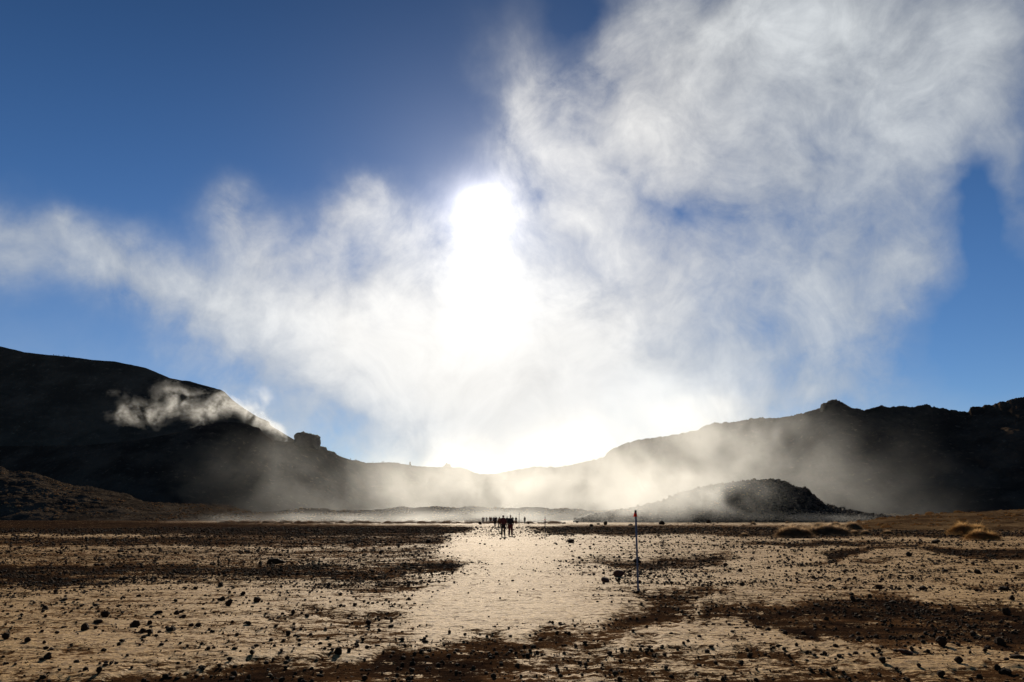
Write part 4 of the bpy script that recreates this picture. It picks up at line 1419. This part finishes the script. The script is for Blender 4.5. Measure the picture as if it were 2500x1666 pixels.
mist_volume("ground_mist", "thin bright layer of mist lying along the far flat", LOW, (-130, 170, -1.2), (130, 340, 8), (2.0, 4.0, .6), 1 / 14.0, 6.0, 0.52, 0.015, 0.55, 2.5, warp=1.0, stretch=(.6, .6, 1.6))
STEAM = [B(345, 1010, 830, 34, 30, 19, .9, 15), B(300, 1020, 830, 22, 24, 13, .6), B(430, 990, 830, 40, 30, 20, .7, -20), B(420, 960, 830, 26, 24, 18, .3), B(520, 1000, 830, 40, 30, 18, 1.0, -15),
         B(570, 985, 830, 34, 30, 15, 1.35, 20), B(625, 1015, 830, 30, 30, 15, 1.5, 38), B(670, 1050, 830, 22, 26, 11, 1.2, 38), B(700, 1070, 830, 14, 22, 7, .8, 38), B(490, 1030, 820, 14, 20, 12, .9, -50), B(290, 965, 830, 18, 20, 8, .25), B(640, 975, 830, 24, 24, 20, .35)]
lo = at_depth(225, 1105, 870)
hi = at_depth(735, 920, 870)
mist_volume("steam", "wispy white steam rising behind the left ridge shoulder", STEAM, (lo[0], 790, lo[2]), (hi[0], 872, hi[2]), (1.1, 2.2, 1.0), 1 / 17.0, 10.0, 0.545, 0.075, 0.5, 2.0, warp=2.0, rough=.74, detail=7)


# ================================================================== every loose stone gets the words that find it
MARKS = [(114, 1610, "lone corner stone"), (238, 1647, "leaning egg-shaped stone"), (230, 1522, "diagonal row of three stones"), (326, 1529, "largest left stone"),
         (352, 1554, "tight cluster of three stones"), (556, 1479, "peaked stone"), (152, 1467, "broad low stone at far left"), (668, 1375, "long low boulder"),
         (701, 1548, "upright stone left of the path"), (953, 1529, "tall narrow stone beside the path"), (700, 1606, "stone at the brown gravel edge"), (1513, 1410, "reddish angular boulder"),
         (1558, 1441, "red-tipped marker pole"), (2217, 1596, "flat reddish stone"), (2287, 1327, "dark blocky boulder"), (2405, 1315, "golden tussock pair"), (2445, 1569, "large flat-topped stone"),
         (2488, 1609, "wide stone at the right edge"), (2084, 1467, "upright stone on the right gravel"), (2391, 1400, "dark stone below the dark bank"), (1237, 1310, "two nearest walkers"),
         (2302, 1580, "pair of joined stones"), (2221, 1358, "peaked stone on the right patch"), (1945, 1312, "two-humped tussock"), (1395, 1326, "low dark rock mound"), (1045, 1326, "blocky stone left of the walkers")]
RANK = ["nearest", "second", "third", "fourth", "fifth", "sixth", "seventh", "eighth", "ninth", "tenth", "eleventh", "twelfth", "thirteenth", "fourteenth", "fifteenth", "sixteenth", "seventeenth", "eighteenth", "nineteenth", "twentieth"]
minor = [o for o in COL.objects if "bearing" in o.keys() and "one of " in str(o.get("label", ""))]
slots = {}
for o in minor:
    bx, by = o["bearing"]
    best = None
    for mi, (mx_, my_, nm) in enumerate(MARKS):
        dx, dy = bx - mx_, (by - my_) * 2.2
        dist = math.hypot(dx, dy)
        if best is None or dist < best[0]:
            side = ("right of" if dx > 0 else "left of") if abs(dx) > abs(dy) else ("in front of" if dy > 0 else "beyond")
            best = (dist, mi, side)
    slots.setdefault((best[1], best[2]), []).append((best[0], o))
for (mi, side), lst in slots.items():
    lst.sort(key=lambda t: t[0])
    for k, (_, o) in enumerate(lst):
        kind = "dark rock" if o["category"] == "rock" else ("small dark stone" if o.scale.x < 0.045 else "dark stone")
        o["label"] = f"{kind}, {RANK[min(k, 19)]} counting outward {side} the {MARKS[mi][2]}"
for o in COL.objects:
    if "bearing" in o.keys():
        del o["bearing"]
